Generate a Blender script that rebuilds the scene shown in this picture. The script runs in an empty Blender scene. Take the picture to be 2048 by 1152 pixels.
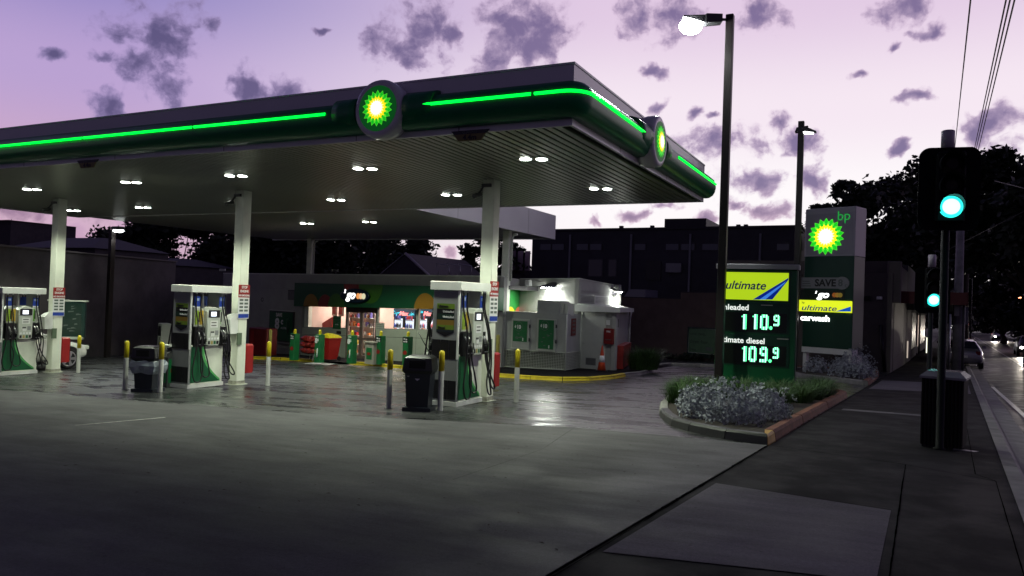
import bpy, bmesh, math, random
from mathutils import Vector, Matrix
from math import radians as rad, sin, cos, pi, atan2, sqrt
random.seed(7)
SC = bpy.context.scene
COL = SC.collection
V = Vector
# ------------------------------------------------------------------ camera and surveying helpers
CZ = 1.56; FOC = 1513.2; YAW, PITCH, ROLL = -.464, .0135, .0356
CAM = V((0, 0, CZ))
f_ = V((sin(YAW)*cos(PITCH), cos(YAW)*cos(PITCH), sin(PITCH)))
r0 = V((cos(YAW), -sin(YAW), 0)); u0 = r0.cross(f_)
r_ = r0*cos(ROLL) + u0*sin(ROLL); u_ = u0*cos(ROLL) - r0*sin(ROLL)
def ray(px, py): return f_ + r_*((px-1024)/FOC) + u_*((576-py)/FOC)
def H(x, y):                                   # the site falls gently to the left and away
    x = max(-70, min(60, x)); yy = max(-30, y)
    z = -.0262*min(yy, 45)
    if yy > 45: z -= .014*(min(yy, 420)-45)
    return .0344*x + z
def gnd(px, py, h=0.0):
    d = ray(px, py); lo, hi = .5, 900.
    for _ in range(70):
        m = (lo+hi)/2; P = CAM + d*m
        if P.z > H(P.x, P.y)+h: lo = m
        else: hi = m
    return CAM + d*lo
def atz(px, py, z):
    d = ray(px, py); return CAM + d*((z-CZ)/d.z)
def aty(px, py, y):
    d = ray(px, py); return CAM + d*(y/d.y)
def pix(P):
    P = V(P)-CAM; d = f_.dot(P); return (1024+FOC*r_.dot(P)/d, 576-FOC*u_.dot(P)/d)
def zat(py, x, y):
    lo, hi = -40., 80.
    for _ in range(60):
        m = (lo+hi)/2
        if pix((x, y, m))[1] > py: lo = m
        else: hi = m
    return lo
# ------------------------------------------------------------------ materials
def s2l(c):
    c /= 255.; return c/12.92 if c <= .04045 else ((c+.055)/1.055)**2.4
def rgb(r, g, b): return (s2l(r), s2l(g), s2l(b), 1)
MATS = {}
def mat(name, col, rough=.6, metal=0., emit=None, es=0., var=0., vs=3., bump=0., bs=30., spec=.5, coat=0., rvar=0.):
    if name in MATS: return MATS[name]
    m = bpy.data.materials.new(name); m.use_nodes = True; nt = m.node_tree
    b = nt.nodes['Principled BSDF']
    c = tuple(col)+(1,) if len(col) == 3 else col
    b.inputs['Base Color'].default_value = c
    b.inputs['Roughness'].default_value = rough; b.inputs['Metallic'].default_value = metal
    b.inputs['Specular IOR Level'].default_value = spec; b.inputs['Coat Weight'].default_value = coat
    if emit is not None:
        e = tuple(emit)+(1,) if len(emit) == 3 else emit
        b.inputs['Emission Color'].default_value = e; b.inputs['Emission Strength'].default_value = es
    tc = nt.nodes.new('ShaderNodeTexCoord')
    if var or rvar:
        n = nt.nodes.new('ShaderNodeTexNoise'); n.inputs['Scale'].default_value = vs; n.inputs['Detail'].default_value = 8
        n.inputs['Roughness'].default_value = .62
        nt.links.new(tc.outputs['Object'], n.inputs['Vector'])
        if var:
            mr = nt.nodes.new('ShaderNodeMapRange'); mr.inputs[1].default_value = .3; mr.inputs[2].default_value = .7
            mr.inputs[3].default_value = 1-var; mr.inputs[4].default_value = 1+var
            mx = nt.nodes.new('ShaderNodeMix'); mx.data_type = 'RGBA'; mx.blend_type = 'MULTIPLY'; mx.inputs[0].default_value = 1
            mx.inputs[6].default_value = c
            nt.links.new(n.outputs['Fac'], mr.inputs[0]); nt.links.new(mr.outputs[0], mx.inputs[7]); nt.links.new(mx.outputs[2], b.inputs['Base Color'])
        if rvar:
            m2 = nt.nodes.new('ShaderNodeMapRange'); m2.inputs[1].default_value = .35; m2.inputs[2].default_value = .65
            m2.inputs[3].default_value = max(.03, rough-rvar); m2.inputs[4].default_value = min(1, rough+rvar)
            nt.links.new(n.outputs['Fac'], m2.inputs[0]); nt.links.new(m2.outputs[0], b.inputs['Roughness'])
    if bump:
        n2 = nt.nodes.new('ShaderNodeTexNoise'); n2.inputs['Scale'].default_value = bs; n2.inputs['Detail'].default_value = 6
        bp = nt.nodes.new('ShaderNodeBump'); bp.inputs['Strength'].default_value = bump; bp.inputs['Distance'].default_value = .01
        nt.links.new(tc.outputs['Object'], n2.inputs['Vector']); nt.links.new(n2.outputs['Fac'], bp.inputs['Height']); nt.links.new(bp.outputs['Normal'], b.inputs['Normal'])
    MATS[name] = m; return m
def floor_mat(name, base, dark, rough, rv, joints=None, stretch=(1, 1), wear=.5, spec=.5):
    m = bpy.data.materials.new(name); m.use_nodes = True; nt = m.node_tree; b = nt.nodes['Principled BSDF']
    L = nt.links.new; N = nt.nodes.new
    tc = N('ShaderNodeTexCoord'); mp = N('ShaderNodeMapping'); mp.inputs['Scale'].default_value = (stretch[0], stretch[1], 1)
    L(tc.outputs['Object'], mp.inputs['Vector'])
    def noise(s, d=8, r=.6, v=None):
        n = N('ShaderNodeTexNoise'); n.inputs['Scale'].default_value = s; n.inputs['Detail'].default_value = d; n.inputs['Roughness'].default_value = r
        L((v or mp.outputs[0]), n.inputs['Vector']); return n.outputs['Fac']
    def mr(x, a, b_, c, d):
        n = N('ShaderNodeMapRange'); L(x, n.inputs[0])
        for i, q in enumerate((a, b_, c, d)): n.inputs[i+1].default_value = q
        return n.outputs[0]
    big = noise(.35, 9, .65); mid = noise(1.7, 8, .6); fine = noise(38, 4, .7, tc.outputs['Object']); grit = noise(150, 2, .6, tc.outputs['Object'])
    mx = N('ShaderNodeMix'); mx.data_type = 'RGBA'; mx.inputs[6].default_value = dark; mx.inputs[7].default_value = base
    a = N('ShaderNodeMath'); a.operation = 'ADD'; L(mr(big, .35, .62, 0, .65), a.inputs[0]); L(mr(mid, .35, .65, 0, .35), a.inputs[1])
    L(a.outputs[0], mx.inputs[0])
    m2 = N('ShaderNodeMix'); m2.data_type = 'RGBA'; m2.blend_type = 'MULTIPLY'; m2.inputs[0].default_value = wear
    L(mx.outputs[2], m2.inputs[6]); L(mr(fine, .3, .7, .55, 1.35), m2.inputs[7])
    m3 = N('ShaderNodeMix'); m3.data_type = 'RGBA'; m3.blend_type = 'MULTIPLY'; m3.inputs[0].default_value = .6
    L(m2.outputs[2], m3.inputs[6]); L(mr(grit, .3, .7, .6, 1.4), m3.inputs[7])
    # stains: sparse dark oil spots
    vo = N('ShaderNodeTexVoronoi'); vo.inputs['Scale'].default_value = .55; L(tc.outputs['Object'], vo.inputs['Vector'])
    st = mr(vo.outputs['Distance'], .03, .13, .62, 1)
    m4 = N('ShaderNodeMix'); m4.data_type = 'RGBA'; m4.blend_type = 'MULTIPLY'; m4.inputs[0].default_value = 1
    L(m3.outputs[2], m4.inputs[6]); L(st, m4.inputs[7])
    # tyre-worn streaks along the way in, and scattered gum and drip spots
    mp2 = N('ShaderNodeMapping'); mp2.inputs['Scale'].default_value = (.55, 2.6, 1); mp2.inputs['Rotation'].default_value = (0, 0, .35); L(tc.outputs['Object'], mp2.inputs['Vector'])
    sk_ = mr(noise(1.3, 7, .62, mp2.outputs[0]), .34, .66, .74, 1.16)
    v2 = N('ShaderNodeTexVoronoi'); v2.inputs['Scale'].default_value = 3.1; L(tc.outputs['Object'], v2.inputs['Vector']); sp2 = mr(v2.outputs['Distance'], .035, .07, .45, 1)
    m5 = N('ShaderNodeMix'); m5.data_type = 'RGBA'; m5.blend_type = 'MULTIPLY'; m5.inputs[0].default_value = 1; L(m4.outputs[2], m5.inputs[6]); L(sk_, m5.inputs[7])
    m6 = N('ShaderNodeMix'); m6.data_type = 'RGBA'; m6.blend_type = 'MULTIPLY'; m6.inputs[0].default_value = .8; L(m5.outputs[2], m6.inputs[6]); L(sp2, m6.inputs[7]); L(m6.outputs[2], b.inputs['Base Color'])
    L(mr(mid, .38, .62, rough-rv, rough+rv), b.inputs['Roughness'])
    b.inputs['Specular IOR Level'].default_value = spec
    bp = N('ShaderNodeBump'); bp.inputs['Strength'].default_value = .25; bp.inputs['Distance'].default_value = .004
    ad = N('ShaderNodeMath'); ad.operation = 'ADD'; L(fine, ad.inputs[0]); L(grit, ad.inputs[1]); L(ad.outputs[0], bp.inputs['Height']); L(bp.outputs[0], b.inputs['Normal'])
    MATS[name] = m; return m
def emis(name, c, s):
    if name in MATS: return MATS[name]
    return mat(name, (c[0]*.3, c[1]*.3, c[2]*.3), .5, emit=c[:3], es=s)
def glass(name, tint=(1, 1, 1, 1), fac=.12):
    m = bpy.data.materials.new(name); m.use_nodes = True; nt = m.node_tree; nt.nodes.clear(); N = nt.nodes.new
    o = N('ShaderNodeOutputMaterial'); t = N('ShaderNodeBsdfTransparent'); t.inputs[0].default_value = tint
    g = N('ShaderNodeBsdfGlossy'); g.inputs['Roughness'].default_value = .03; fr = N('ShaderNodeLayerWeight'); fr.inputs[0].default_value = fac
    mx = N('ShaderNodeMixShader'); nt.links.new(fr.outputs['Fresnel'], mx.inputs[0]); nt.links.new(t.outputs[0], mx.inputs[1]); nt.links.new(g.outputs[0], mx.inputs[2]); nt.links.new(mx.outputs[0], o.inputs[0])
    MATS[name] = m; return m
white = mat('white_paint', (.72, .72, .70), .35, var=.1, vs=2)
cream = mat('column_paint', (.74, .76, .66), .38, var=.13, vs=1.5)
fascia_w = mat('fascia_white', (.66, .64, .68), .27, var=.05, vs=.6, coat=.25)
soffit_m = mat('soffit_metal', (.20, .205, .175), .33, metal=.4, var=.1, vs=.5)
green_band = mat('dark_green_band', (.008, .17, .06), .32, spec=.35)
green_d = mat('sign_green', (.006, .10, .035), .3, var=.08)
green_dd = mat('deep_green', (.004, .045, .025), .4)
green_p = mat('poster_green', (.008, .13, .04), .35, var=.12, vs=6)
green_l = mat('leaf_green_paint', (.10, .34, .04), .4)
swoosh_l = mat('swoosh_light', (.10, .42, .12), .35)
black = mat('black_plastic', (.008, .008, .009), .35)
rubber = mat('black_rubber', (.006, .006, .006), .45)
grey = mat('grey_panel', (.24, .245, .25), .4, var=.08)
lgrey = mat('light_grey_plastic', (.50, .52, .47), .35, var=.06)
dgrey = mat('dark_grey_metal', (.05, .05, .052), .45, var=.15)
steel = mat('steel', (.45, .45, .45), .3, metal=.9)
redm = mat('red_paint', (.30, .012, .010), .4, var=.12, vs=4)
dred = mat('dark_red_paint', (.16, .008, .008), .5, var=.2)
yellowm = mat('yellow_paint', (.62, .50, .01), .45, var=.18, vs=5)
kerb_y = mat('kerb_yellow', (.58, .44, .01), .6, var=.28, vs=3, bump=.3)
kerb_c = mat('kerb_concrete', (.23, .22, .21), .8, var=.3, vs=2.5, bump=.4)
kerb_r = mat('kerb_brick', (.17, .055, .028), .8, var=.35, vs=5, bump=.4)
orange = mat('orange_paint', (.55, .17, .02), .5, var=.2)
wall_m = mat('render_wall', (.33, .33, .31), .7, var=.12, vs=1.2, bump=.15)
wall_b = mat('brown_block_wall', (.105, .072, .060), .8, var=.2, vs=1.5, bump=.3)
wall_l = mat('stained_concrete_wall', (.085, .074, .078), .8, var=.45, vs=.6, bump=.2)
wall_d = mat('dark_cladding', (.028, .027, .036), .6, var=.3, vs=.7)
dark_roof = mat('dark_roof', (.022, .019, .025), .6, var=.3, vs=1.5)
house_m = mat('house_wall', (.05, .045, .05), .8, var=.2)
blue_m = mat('blue_label', (.015, .05, .35), .4, var=.3, vs=20)
txt_w = mat('white_lettering', (.75, .75, .75), .5)
txt_k = mat('black_lettering', (.01, .01, .012), .5)
txt_g = mat('grey_lettering', (.11, .13, .12), .5)
soil = mat('soil', (.03, .022, .016), .95, var=.4, vs=8, bump=.6)
bark = mat('bark', (.035, .026, .02), .9, var=.4, vs=8, bump=.5)
leaf_d = mat('leaf_dark', (.014, .024, .010), .6, var=.6, vs=1.2)
leaf_s = mat('leaf_silver', (.38, .40, .44), .8, var=.25, vs=9)
leaf_g = mat('grass_blade', (.035, .085, .014), .6, var=.5, vs=7)
wire_m = mat('wire', (.01, .01, .01), .6)
wood_d = mat('dark_slat', (.010, .008, .008), .7, var=.3, vs=6, spec=.12)
glass_s = glass('shop_glass', (.95, .97, .95, 1))
glass_dk = mat('dark_glass', (.01, .01, .014), .06, spec=.7)
lamp_w = emis('lamp_white', (.95, 1, .93), 90)
lamp_soft = emis('lamp_lens', (.93, 1, .9), 45)
def translucent(name, c):
    m = bpy.data.materials.new(name); m.use_nodes = True; nt = m.node_tree; nt.nodes.clear(); N = nt.nodes.new
    o = N('ShaderNodeOutputMaterial'); t = N('ShaderNodeBsdfTranslucent'); t.inputs[0].default_value = c; d = N('ShaderNodeBsdfDiffuse'); d.inputs[0].default_value = c; mx = N('ShaderNodeMixShader'); mx.inputs[0].default_value = .3
    nt.links.new(t.outputs[0], mx.inputs[1]); nt.links.new(d.outputs[0], mx.inputs[2]); nt.links.new(mx.outputs[0], o.inputs[0]); MATS[name] = m; return m
screen_tr = translucent('screen_panel', (.62, .52, .60, 1))
# ------------------------------------------------------------------ mesh builder
class MB:
    def __init__(s): s.v = []; s.f = []; s.m = []; s.mats = []; s.sm = []
    def mi(s, m):
        if m not in s.mats: s.mats.append(m)
        return s.mats.index(m)
    def face(s, pts, m, smooth=False):
        n = len(s.v); s.v += [V(p) for p in pts]; s.f.append(list(range(n, n+len(pts)))); s.m.append(s.mi(m)); s.sm.append(smooth)
    def raw(s, vs, fs, m, smooth=False):
        n = len(s.v); s.v += [V(p) for p in vs]; k = s.mi(m)
        for f in fs: s.f.append([n+i for i in f]); s.m.append(k); s.sm.append(smooth)
        return s
    def box(s, x0, x1, y0, y1, z0, z1, m, top=None):
        vs = [(x0, y0, z0), (x1, y0, z0), (x1, y1, z0), (x0, y1, z0), (x0, y0, z1), (x1, y0, z1), (x1, y1, z1), (x0, y1, z1)]
        s.raw(vs, [(0, 3, 2, 1), (0, 1, 5, 4), (1, 2, 6, 5), (2, 3, 7, 6), (3, 0, 4, 7)], m); s.raw(vs, [(4, 5, 6, 7)], top or m); return s
    def bbox(s, x0, x1, y0, y1, z0, z1, m, b=.02):       # chamfered box
        xs = (x0, x1); ys = (y0, y1)
        def ring(z, i): return [(x0+i, y0, z), (x1-i, y0, z), (x1, y0+i, z), (x1, y1-i, z), (x1-i, y1, z), (x0+i, y1, z), (x0, y1-i, z), (x0, y0+i, z)]
        def ringi(z): return [(x0+b, y0+b, z), (x1-b, y0+b, z), (x1-b, y0+b, z), (x1-b, y1-b, z), (x1-b, y1-b, z), (x0+b, y1-b, z), (x0+b, y1-b, z), (x0+b, y0+b, z)]
        a, c = ring(z0, b), ring(z1-b, b); t = [(x0+b*1.6, y0+b, z1), (x1-b*1.6, y0+b, z1), (x1-b, y0+b*1.6, z1), (x1-b, y1-b*1.6, z1), (x1-b*1.6, y1-b, z1), (x0+b*1.6, y1-b, z1), (x0+b, y1-b*1.6, z1), (x0+b, y0+b*1.6, z1)]
        s.loft([a, c, t], m); return s
    def loft(s, rings, m, cap=True, smooth=False, closed=True):
        n = len(rings[0]); vs = [p for r in rings for p in r]; fs = []
        for i in range(len(rings)-1):
            for j in range(n if closed else n-1):
                k = (j+1) % n; fs.append((i*n+j, i*n+k, (i+1)*n+k, (i+1)*n+j))
        s.raw(vs, fs, m, smooth)
        if cap: s.raw(vs, [tuple(range(n-1, -1, -1)), tuple(range((len(rings)-1)*n, len(rings)*n))], m)
        return s
    def tube(s, pts, r, m, n=8, cap=True):
        pts = [V(p) for p in pts]; rings = []
        rr = r if isinstance(r, (list, tuple)) else [r]*len(pts)
        up = V((0, 0, 1)) if abs((pts[-1]-pts[0]).normalized().z) < .9 else V((1, 0, 0))
        for i, p in enumerate(pts):
            t = (pts[min(i+1, len(pts)-1)]-pts[max(i-1, 0)]).normalized()
            a = t.cross(up); a = a.normalized() if a.length > 1e-4 else V((0, 1, 0)); b = a.cross(t)
            rings.append([p+(a*cos(2*pi*k/n)+b*sin(2*pi*k/n))*rr[i] for k in range(n)])
        return s.loft(rings, m, cap, True)
    def cyl(s, x, y, z0, z1, r, m, n=20, r1=None):
        r1 = r if r1 is None else r1
        return s.loft([[(x+q*cos(2*pi*k/n), y+q*sin(2*pi*k/n), z) for k in range(n)] for q, z in ((r, z0), (r1, z1))], m, True, False)
    def lathe(s, prof, m, n=20, x=0, y=0, smooth=True):
        return s.loft([[(x+q*cos(2*pi*k/n), y+q*sin(2*pi*k/n), z) for k in range(n)] for q, z in prof], m, True, smooth)
    def poly(s, pts, y0, y1, m, axis='y'):                # prism of an (a,z) outline, between two depths
        def P(a, z, d): return (a, d, z) if axis == 'y' else (d, a, z)
        r1 = [P(a, z, y0) for a, z in pts]; r2 = [P(a, z, y1) for a, z in pts]
        return s.loft([r1, r2], m)
    def build(s, name, parent=None, loc=None, rz=0.):
        me = bpy.data.meshes.new(name); me.from_pydata([tuple(p) for p in s.v], [], s.f)
        for m in s.mats: me.materials.append(m)
        me.polygons.foreach_set('material_index', s.m); me.polygons.foreach_set('use_smooth', s.sm)
        bm = bmesh.new(); bm.from_mesh(me); bmesh.ops.remove_doubles(bm, verts=bm.verts, dist=1e-5) if len(s.v) < 20000 else None
        bmesh.ops.recalc_face_normals(bm, faces=bm.faces) if len(s.v) < 20000 else None
        bm.to_mesh(me); bm.free(); me.update()
        o = bpy.data.objects.new(name, me); COL.objects.link(o)
        if parent: o.parent = parent
        if loc is not None: o.location = loc
        o.rotation_euler.z = rz
        return o
def tag(o, label=None, cat=None, group=None, kind=None):
    if label: o['label'] = label
    if cat: o['category'] = cat
    if group: o['group'] = group
    if kind: o['kind'] = kind
    return o
def thing(name, label, cat, loc=(0, 0, 0), rz=0., group=None):
    o = bpy.data.objects.new(name, None); COL.objects.link(o); o.location = loc; o.rotation_euler.z = rz
    o.empty_display_size = .2
    return tag(o, label, cat, group)
def struct(mb, name): return tag(mb.build(name), kind='structure')
def dup(o, loc=None, rz=None, label=None, parent=None):
    c = o.copy(); COL.objects.link(c)
    if parent: c.parent = parent
    if loc is not None: c.location = loc
    if rz is not None: c.rotation_euler.z = rz
    if label: c['label'] = label
    for ch in list(o.children): dup(ch, parent=c)
    return c
def lamp(kind, name, parent, loc, energy, color, size=.1, spot=None, blend=.5, rot=(0, 0, 0)):
    l = bpy.data.lights.new(name, kind); l.energy = energy; l.color = color
    if kind == 'AREA': l.size = size
    else: l.shadow_soft_size = size
    if spot: l.spot_size = rad(spot); l.spot_blend = blend
    o = bpy.data.objects.new(name, l); COL.objects.link(o); o.parent = parent; o.location = loc; o.rotation_euler = rot
    return o
def text(s, size, m, parent, x, z, y=0., name='lettering', align='LEFT', shear=0., bold=0., sx=1., face='-y', ext=.004, space=1.):
    cu = bpy.data.curves.new(name, 'FONT'); cu.body = s; cu.size = size; cu.align_x = align; cu.shear = shear; cu.offset = bold
    cu.extrude = ext; cu.space_character = space; cu.resolution_u = 3
    o = bpy.data.objects.new(name, cu); COL.objects.link(o)
    dg = bpy.context.evaluated_depsgraph_get(); me = bpy.data.meshes.new_from_object(o.evaluated_get(dg))
    bpy.data.objects.remove(o); bpy.data.curves.remove(cu)
    M = Matrix.Scale(sx, 4, (1, 0, 0)); R = Matrix.Rotation(pi/2, 4, 'X')
    if face == '+x': R = Matrix.Rotation(pi/2, 4, 'Z') @ R
    me.transform(R @ M); me.materials.clear(); me.materials.append(m); me.name = name
    o = bpy.data.objects.new(name, me); COL.objects.link(o); o.parent = parent
    o.location = (x, y, z) if face == '-y' else (y, x, z)
    return o
def ell(cx, cz, rx, rz, n=28, a0=0, a1=2*pi):
    return [(cx+rx*cos(a0+(a1-a0)*k/n), cz+rz*sin(a0+(a1-a0)*k/n)) for k in range(n)]
def star(n, ro, ri, ph=0): return [((ro if k % 2 == 0 else ri)*sin(pi*k/n+ph), (ro if k % 2 == 0 else ri)*cos(pi*k/n+ph)) for k in range(2*n)]
def sunburst(parent, R, x=0, y=0, z=0, k=1.):            # the green, yellow and white 18-petal emblem, facing -y
    e1 = emis('petal_green%.1f' % k, (.004, .48, .012), 1.0*k); e2 = emis('petal_lime%.1f' % k, (.10, .72, .03), 1.0*k)
    e3 = emis('petal_yellow%.1f' % k, (.95, .72, .01), 1.15*k); e4 = emis('petal_white%.1f' % k, (1., .95, .42), 1.4*k); e5 = emis('emblem_core%.1f' % k, (1, .98, .80), 1.7*k)
    em = MB(); d = 0
    for (ro, ri, m, ph) in ((1., .79, e1, 0), (.84, .64, e2, pi/18), (.76, .60, e1, 0), (.68, .52, e3, pi/18), (.60, .44, e3, 0), (.50, .36, e4, pi/18)):
        pts = star(18, ro*R, ri*R, ph); y0 = y-.004*d-.003
        em.face([(x+a, y0, z+b) for a, b in pts][::-1], m); d += 1
        # thin pale outline strips on the outer petals
        if d == 1:
            for i in range(len(pts)):
                a = V((pts[i][0], 0, pts[i][1])); b = V((pts[(i+1) % 36][0], 0, pts[(i+1) % 36][1])); o = V((x, y0-.0015, z))
                em.face([a+o, b+o, b*.965+o, a*.965+o], e2)
    em.face([(x+a, y-.03, z+b) for a, b in ell(0, 0, R*.36, R*.36, 24)][::-1], e5)
    # petals stand 3 cm proud at the centre; rim closes to the backing
    rim = star(18, R, .8*R); em.loft([[(x+a, y, z+b) for a, b in rim], [(x+a, y-.003, z+b) for a, b in rim]], e1, cap=False)
    return em.build('sunburst_emblem', parent)
# ------------------------------------------------------------------ facade frame: local x along the front, y into the building, z up from the base
class Fac:
    def __init__(s, A, B, zb):
        s.A = V((A[0], A[1], zb)); d = V((B[0]-A[0], B[1]-A[1], 0)); s.len = d.length; s.d = d.normalized(); s.n = V((-s.d.y, s.d.x, 0)); s.rz = atan2(s.d.y, s.d.x); s.zb = zb
    def q(s, px, py, depth=0.):
        d = ray(px, py); P0 = s.A + s.n*depth; t = (P0-CAM).dot(s.n)/d.dot(s.n); P = CAM+d*t-s.A
        return P.dot(s.d), P.z
    def rect(s, px0, py0, px1, py1, depth=0.):
        ym = (py0+py1)/2; xm = (px0+px1)/2
        return s.q(px0, ym, depth)[0], s.q(px1, ym, depth)[0], s.q(xm, py1, depth)[1], s.q(xm, py0, depth)[1]
    def thing(s, name, label, cat, group=None): return thing(name, label, cat, s.A, s.rz, group)
    def loc(s, x, y=0., z=0.): return s.A + s.d*x + s.n*y + V((0, 0, z))
def P4(r, y0, y1, m, mb):
    return mb.box(r[0], r[1], y0, y1, r[2], r[3], m)
# ================================================================== GROUND
road_d = V((.066, .9978, 0)); road_e = V((.9978, -.066, 0)); RO = V((-1.46, 10.97, 0))
def S(s, t, h=0.):
    p = RO+road_d*s+road_e*t; return V((p.x, p.y, H(p.x, p.y)+h))
def sheet(pts, h, m, name, sub=None):
    mb = MB(); mb.face([V((p[0], p[1], H(p[0], p[1])+h)) for p in pts], m); return struct(mb, name)
asph = floor_mat('road_asphalt', (.030, .030, .036, 1), (.018, .018, .022, 1), .5, .12, spec=.35)
fore_m = floor_mat('forecourt_surface', (.058, .060, .060, 1), (.016, .017, .019, 1), .30, .13, stretch=(.5, 1.3), spec=.42)
apron_m = floor_mat('apron_concrete', (.118, .113, .120, 1), (.062, .058, .065, 1), .7, .1, stretch=(.7, 1.0), spec=.25)
path_m = floor_mat('path_asphalt', (.012, .0105, .013, 1), (.007, .006, .008, 1), .8, .1, spec=.12)
slab_m = floor_mat('path_slab', (.150, .132, .160, 1), (.105, .093, .110, 1), .8, .08, spec=.2)
earth_m = floor_mat('far_ground', (.05, .048, .05, 1), (.03, .03, .03, 1), .8, .1)
g = MB(); xs = [-900, -70, 60, 900]; ys = [-200, -30, 45, 420, 1500]
for i in range(3):
    for j in range(4):
        q = [(xs[i], ys[j]), (xs[i+1], ys[j]), (xs[i+1], ys[j+1]), (xs[i], ys[j+1])]
        g.face([(x, y, H(x, y)-.15) for x, y in q], earth_m)
struct(g, 'ground')
# forecourt (raised sheet with skirt)
fx0 = -38; t_edge = 0.05
def bl(y): return RO.x+road_d.x/road_d.y*(y-RO.y)          # site boundary x at a given y
g = MB(); rows = [-12, 0, 9, 20, 30, 36, 45]
for a, b in zip(rows, rows[1:]):
    g.face([(fx0, a, H(fx0, a)), (bl(a), a, H(bl(a), a)), (bl(b), b, H(bl(b), b)), (fx0, b, H(fx0, b))], fore_m)
g.face([(-60, -12, H(-60, -12)), (fx0, -12, H(fx0, -12)), (fx0, 45, H(fx0, 45)), (-60, 45, H(-60, 45))], fore_m)
struct(g, 'forecourt')
ap = [(-60, -12), (bl(-12), -12), tuple(S(-6.49, .0)[:2]), tuple(S(-.05, .0)[:2])] + [tuple(gnd(x, y)[:2]) for x, y in ((1432, 881), (1150, 856), (880, 842), (600, 826), (300, 804), (0, 780))] + [(-60, 8.6)]
sheet(ap, .006, apron_m, 'driveway_apron')
# footpath and its slabs
g = MB()
for a, b in zip(range(-24, 200, 8), range(-16, 208, 8)):
    g.face([S(a, 0.03, .004), S(a, 2.75, .004), S(b, 2.75, .004), S(b, .03, .004)], path_m)
struct(g, 'footpath')
sl = [gnd(*p)[:2] for p in ((1432, 968), (1782, 1023), (1752, 1165), (1205, 1106))]
sheet([tuple(p) for p in sl], .010, slab_m, 'footpath_slab')
sheet([tuple(S(s, t)[:2]) for s, t in ((-18, .12), (-18, 1.8), (-7.6, 1.78), (-7.1, .12))], .010, slab_m, 'footpath_slab')
sheet([tuple(S(s, t)[:2]) for s, t in ((5.75, .25), (5.45, 2.0), (5.75, 2.05), (6.1, .25))], .010, slab_m, 'footpath_strip')
sheet([tuple(S(s, t)[:2]) for s, t in ((12.6, .15), (12.6, 2.6), (17.2, 2.6), (17.2, .15))], .010, slab_m, 'footpath_slab')
# joints and cracks: narrow dark ribbons with ragged edges
crack_m = mat('joint_filler', (.003, .003, .003), 1., spec=.0)
def ribbon(pts, w, name, jag=.5):
    mb = MB(); L = []; R = []; ra = rb = rc = 0.; w *= .42
    P = []
    for a, b in zip(pts, pts[1:]):
        n = max(2, int((b-a).length/.07))
        for k in range(n): P.append(a.lerp(b, k/n))
    P.append(pts[-1])
    for i, p in enumerate(P):
        d = (P[min(i+1, len(P)-1)]-P[max(i-1, 0)]).normalized(); nrm = V((-d.y, d.x, 0))
        ra = .75*ra+.25*random.uniform(-1, 1.8)*2.2; rb = .75*rb+.25*random.uniform(-1, 1.8)*2.2; rc = .85*rc+.15*random.uniform(-1, 1)*2.5
        w1 = max(.15*w, w*(1+jag*ra)); w2 = max(.15*w, w*(1+jag*rb)); off = nrm*rc*w*jag*.8
        for q, l in ((p+nrm*w1+off, L), (p-nrm*w2+off, R)): l.append(V((q.x, q.y, H(q.x, q.y)+.014)))
    for i in range(len(L)-1): mb.face([L[i], R[i], R[i+1], L[i+1]], crack_m)
    return struct(mb, name)
ribbon([S(-22, .03), S(-6.5, .06), S(-.1, .03)], .010, 'expansion_joint', .7)
ribbon([S(-.1, .05), S(-.65, 1.66), S(-1.25, 2.6)], .010, 'expansion_joint', .5)
ribbon([S(-.68, 1.72), S(-5.4, 1.86), S(-16, 1.9)], .009, 'expansion_joint', .6)
ribbon([S(-3.1, .12), S(-3.37, 1.74)], .004, 'expansion_joint', .6)
ribbon([S(4.2, 2.4), S(-.9, 2.42), S(-1.25, 2.6), S(-12, 2.62)], .006, 'expansion_joint', .6)
ribbon([V(tuple(gnd(x, y)[:2])+(0,)) for x, y in ((1150, 856), (1085, 900), (1000, 930), (905, 962))], .003, 'expansion_joint', .9)
ribbon([V(tuple(gnd(x, y)[:2])+(0,)) for x, y in ((0, 782), (600, 828), (1150, 857), (1430, 882))], .006, 'expansion_joint', .6)
# pale lane-edge mark on the apron
g = MB(); a, b = gnd(150, 852), gnd(330, 836); d = (b-a).normalized(); n = V((-d.y, d.x, 0))*.035
g.face([a-n*.3+V((0, 0, .011)), b-n+V((0, 0, .011)), b+n+V((0, 0, .011)), a+n*.3+V((0, 0, .011))], mat('worn_white_line', (.42, .41, .38), .7, var=.5, vs=12)); struct(g, 'road_marking')
g = MB(); a, b = gnd(835, 795), gnd(876, 801)
g.face([a, b, b+V((.02, .08, .0)), a+V((.02, .08, 0))], mat('worn_red_line', (.18, .06, .04), .6, var=.5, vs=12))
for v in g.v: v.z = H(v.x, v.y)+.009
struct(g, 'forecourt_marking')
# drain grate before the shop door
g = MB()
q = [gnd(*p) for p in ((605, 727.5), (636, 724.3), (677, 727), (657, 731))]
for v in q: v.z += .008
g.face(q, mat('pale_mat', (.40, .39, .40), .8, var=.2)); struct(g, 'forecourt_patch')
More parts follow.
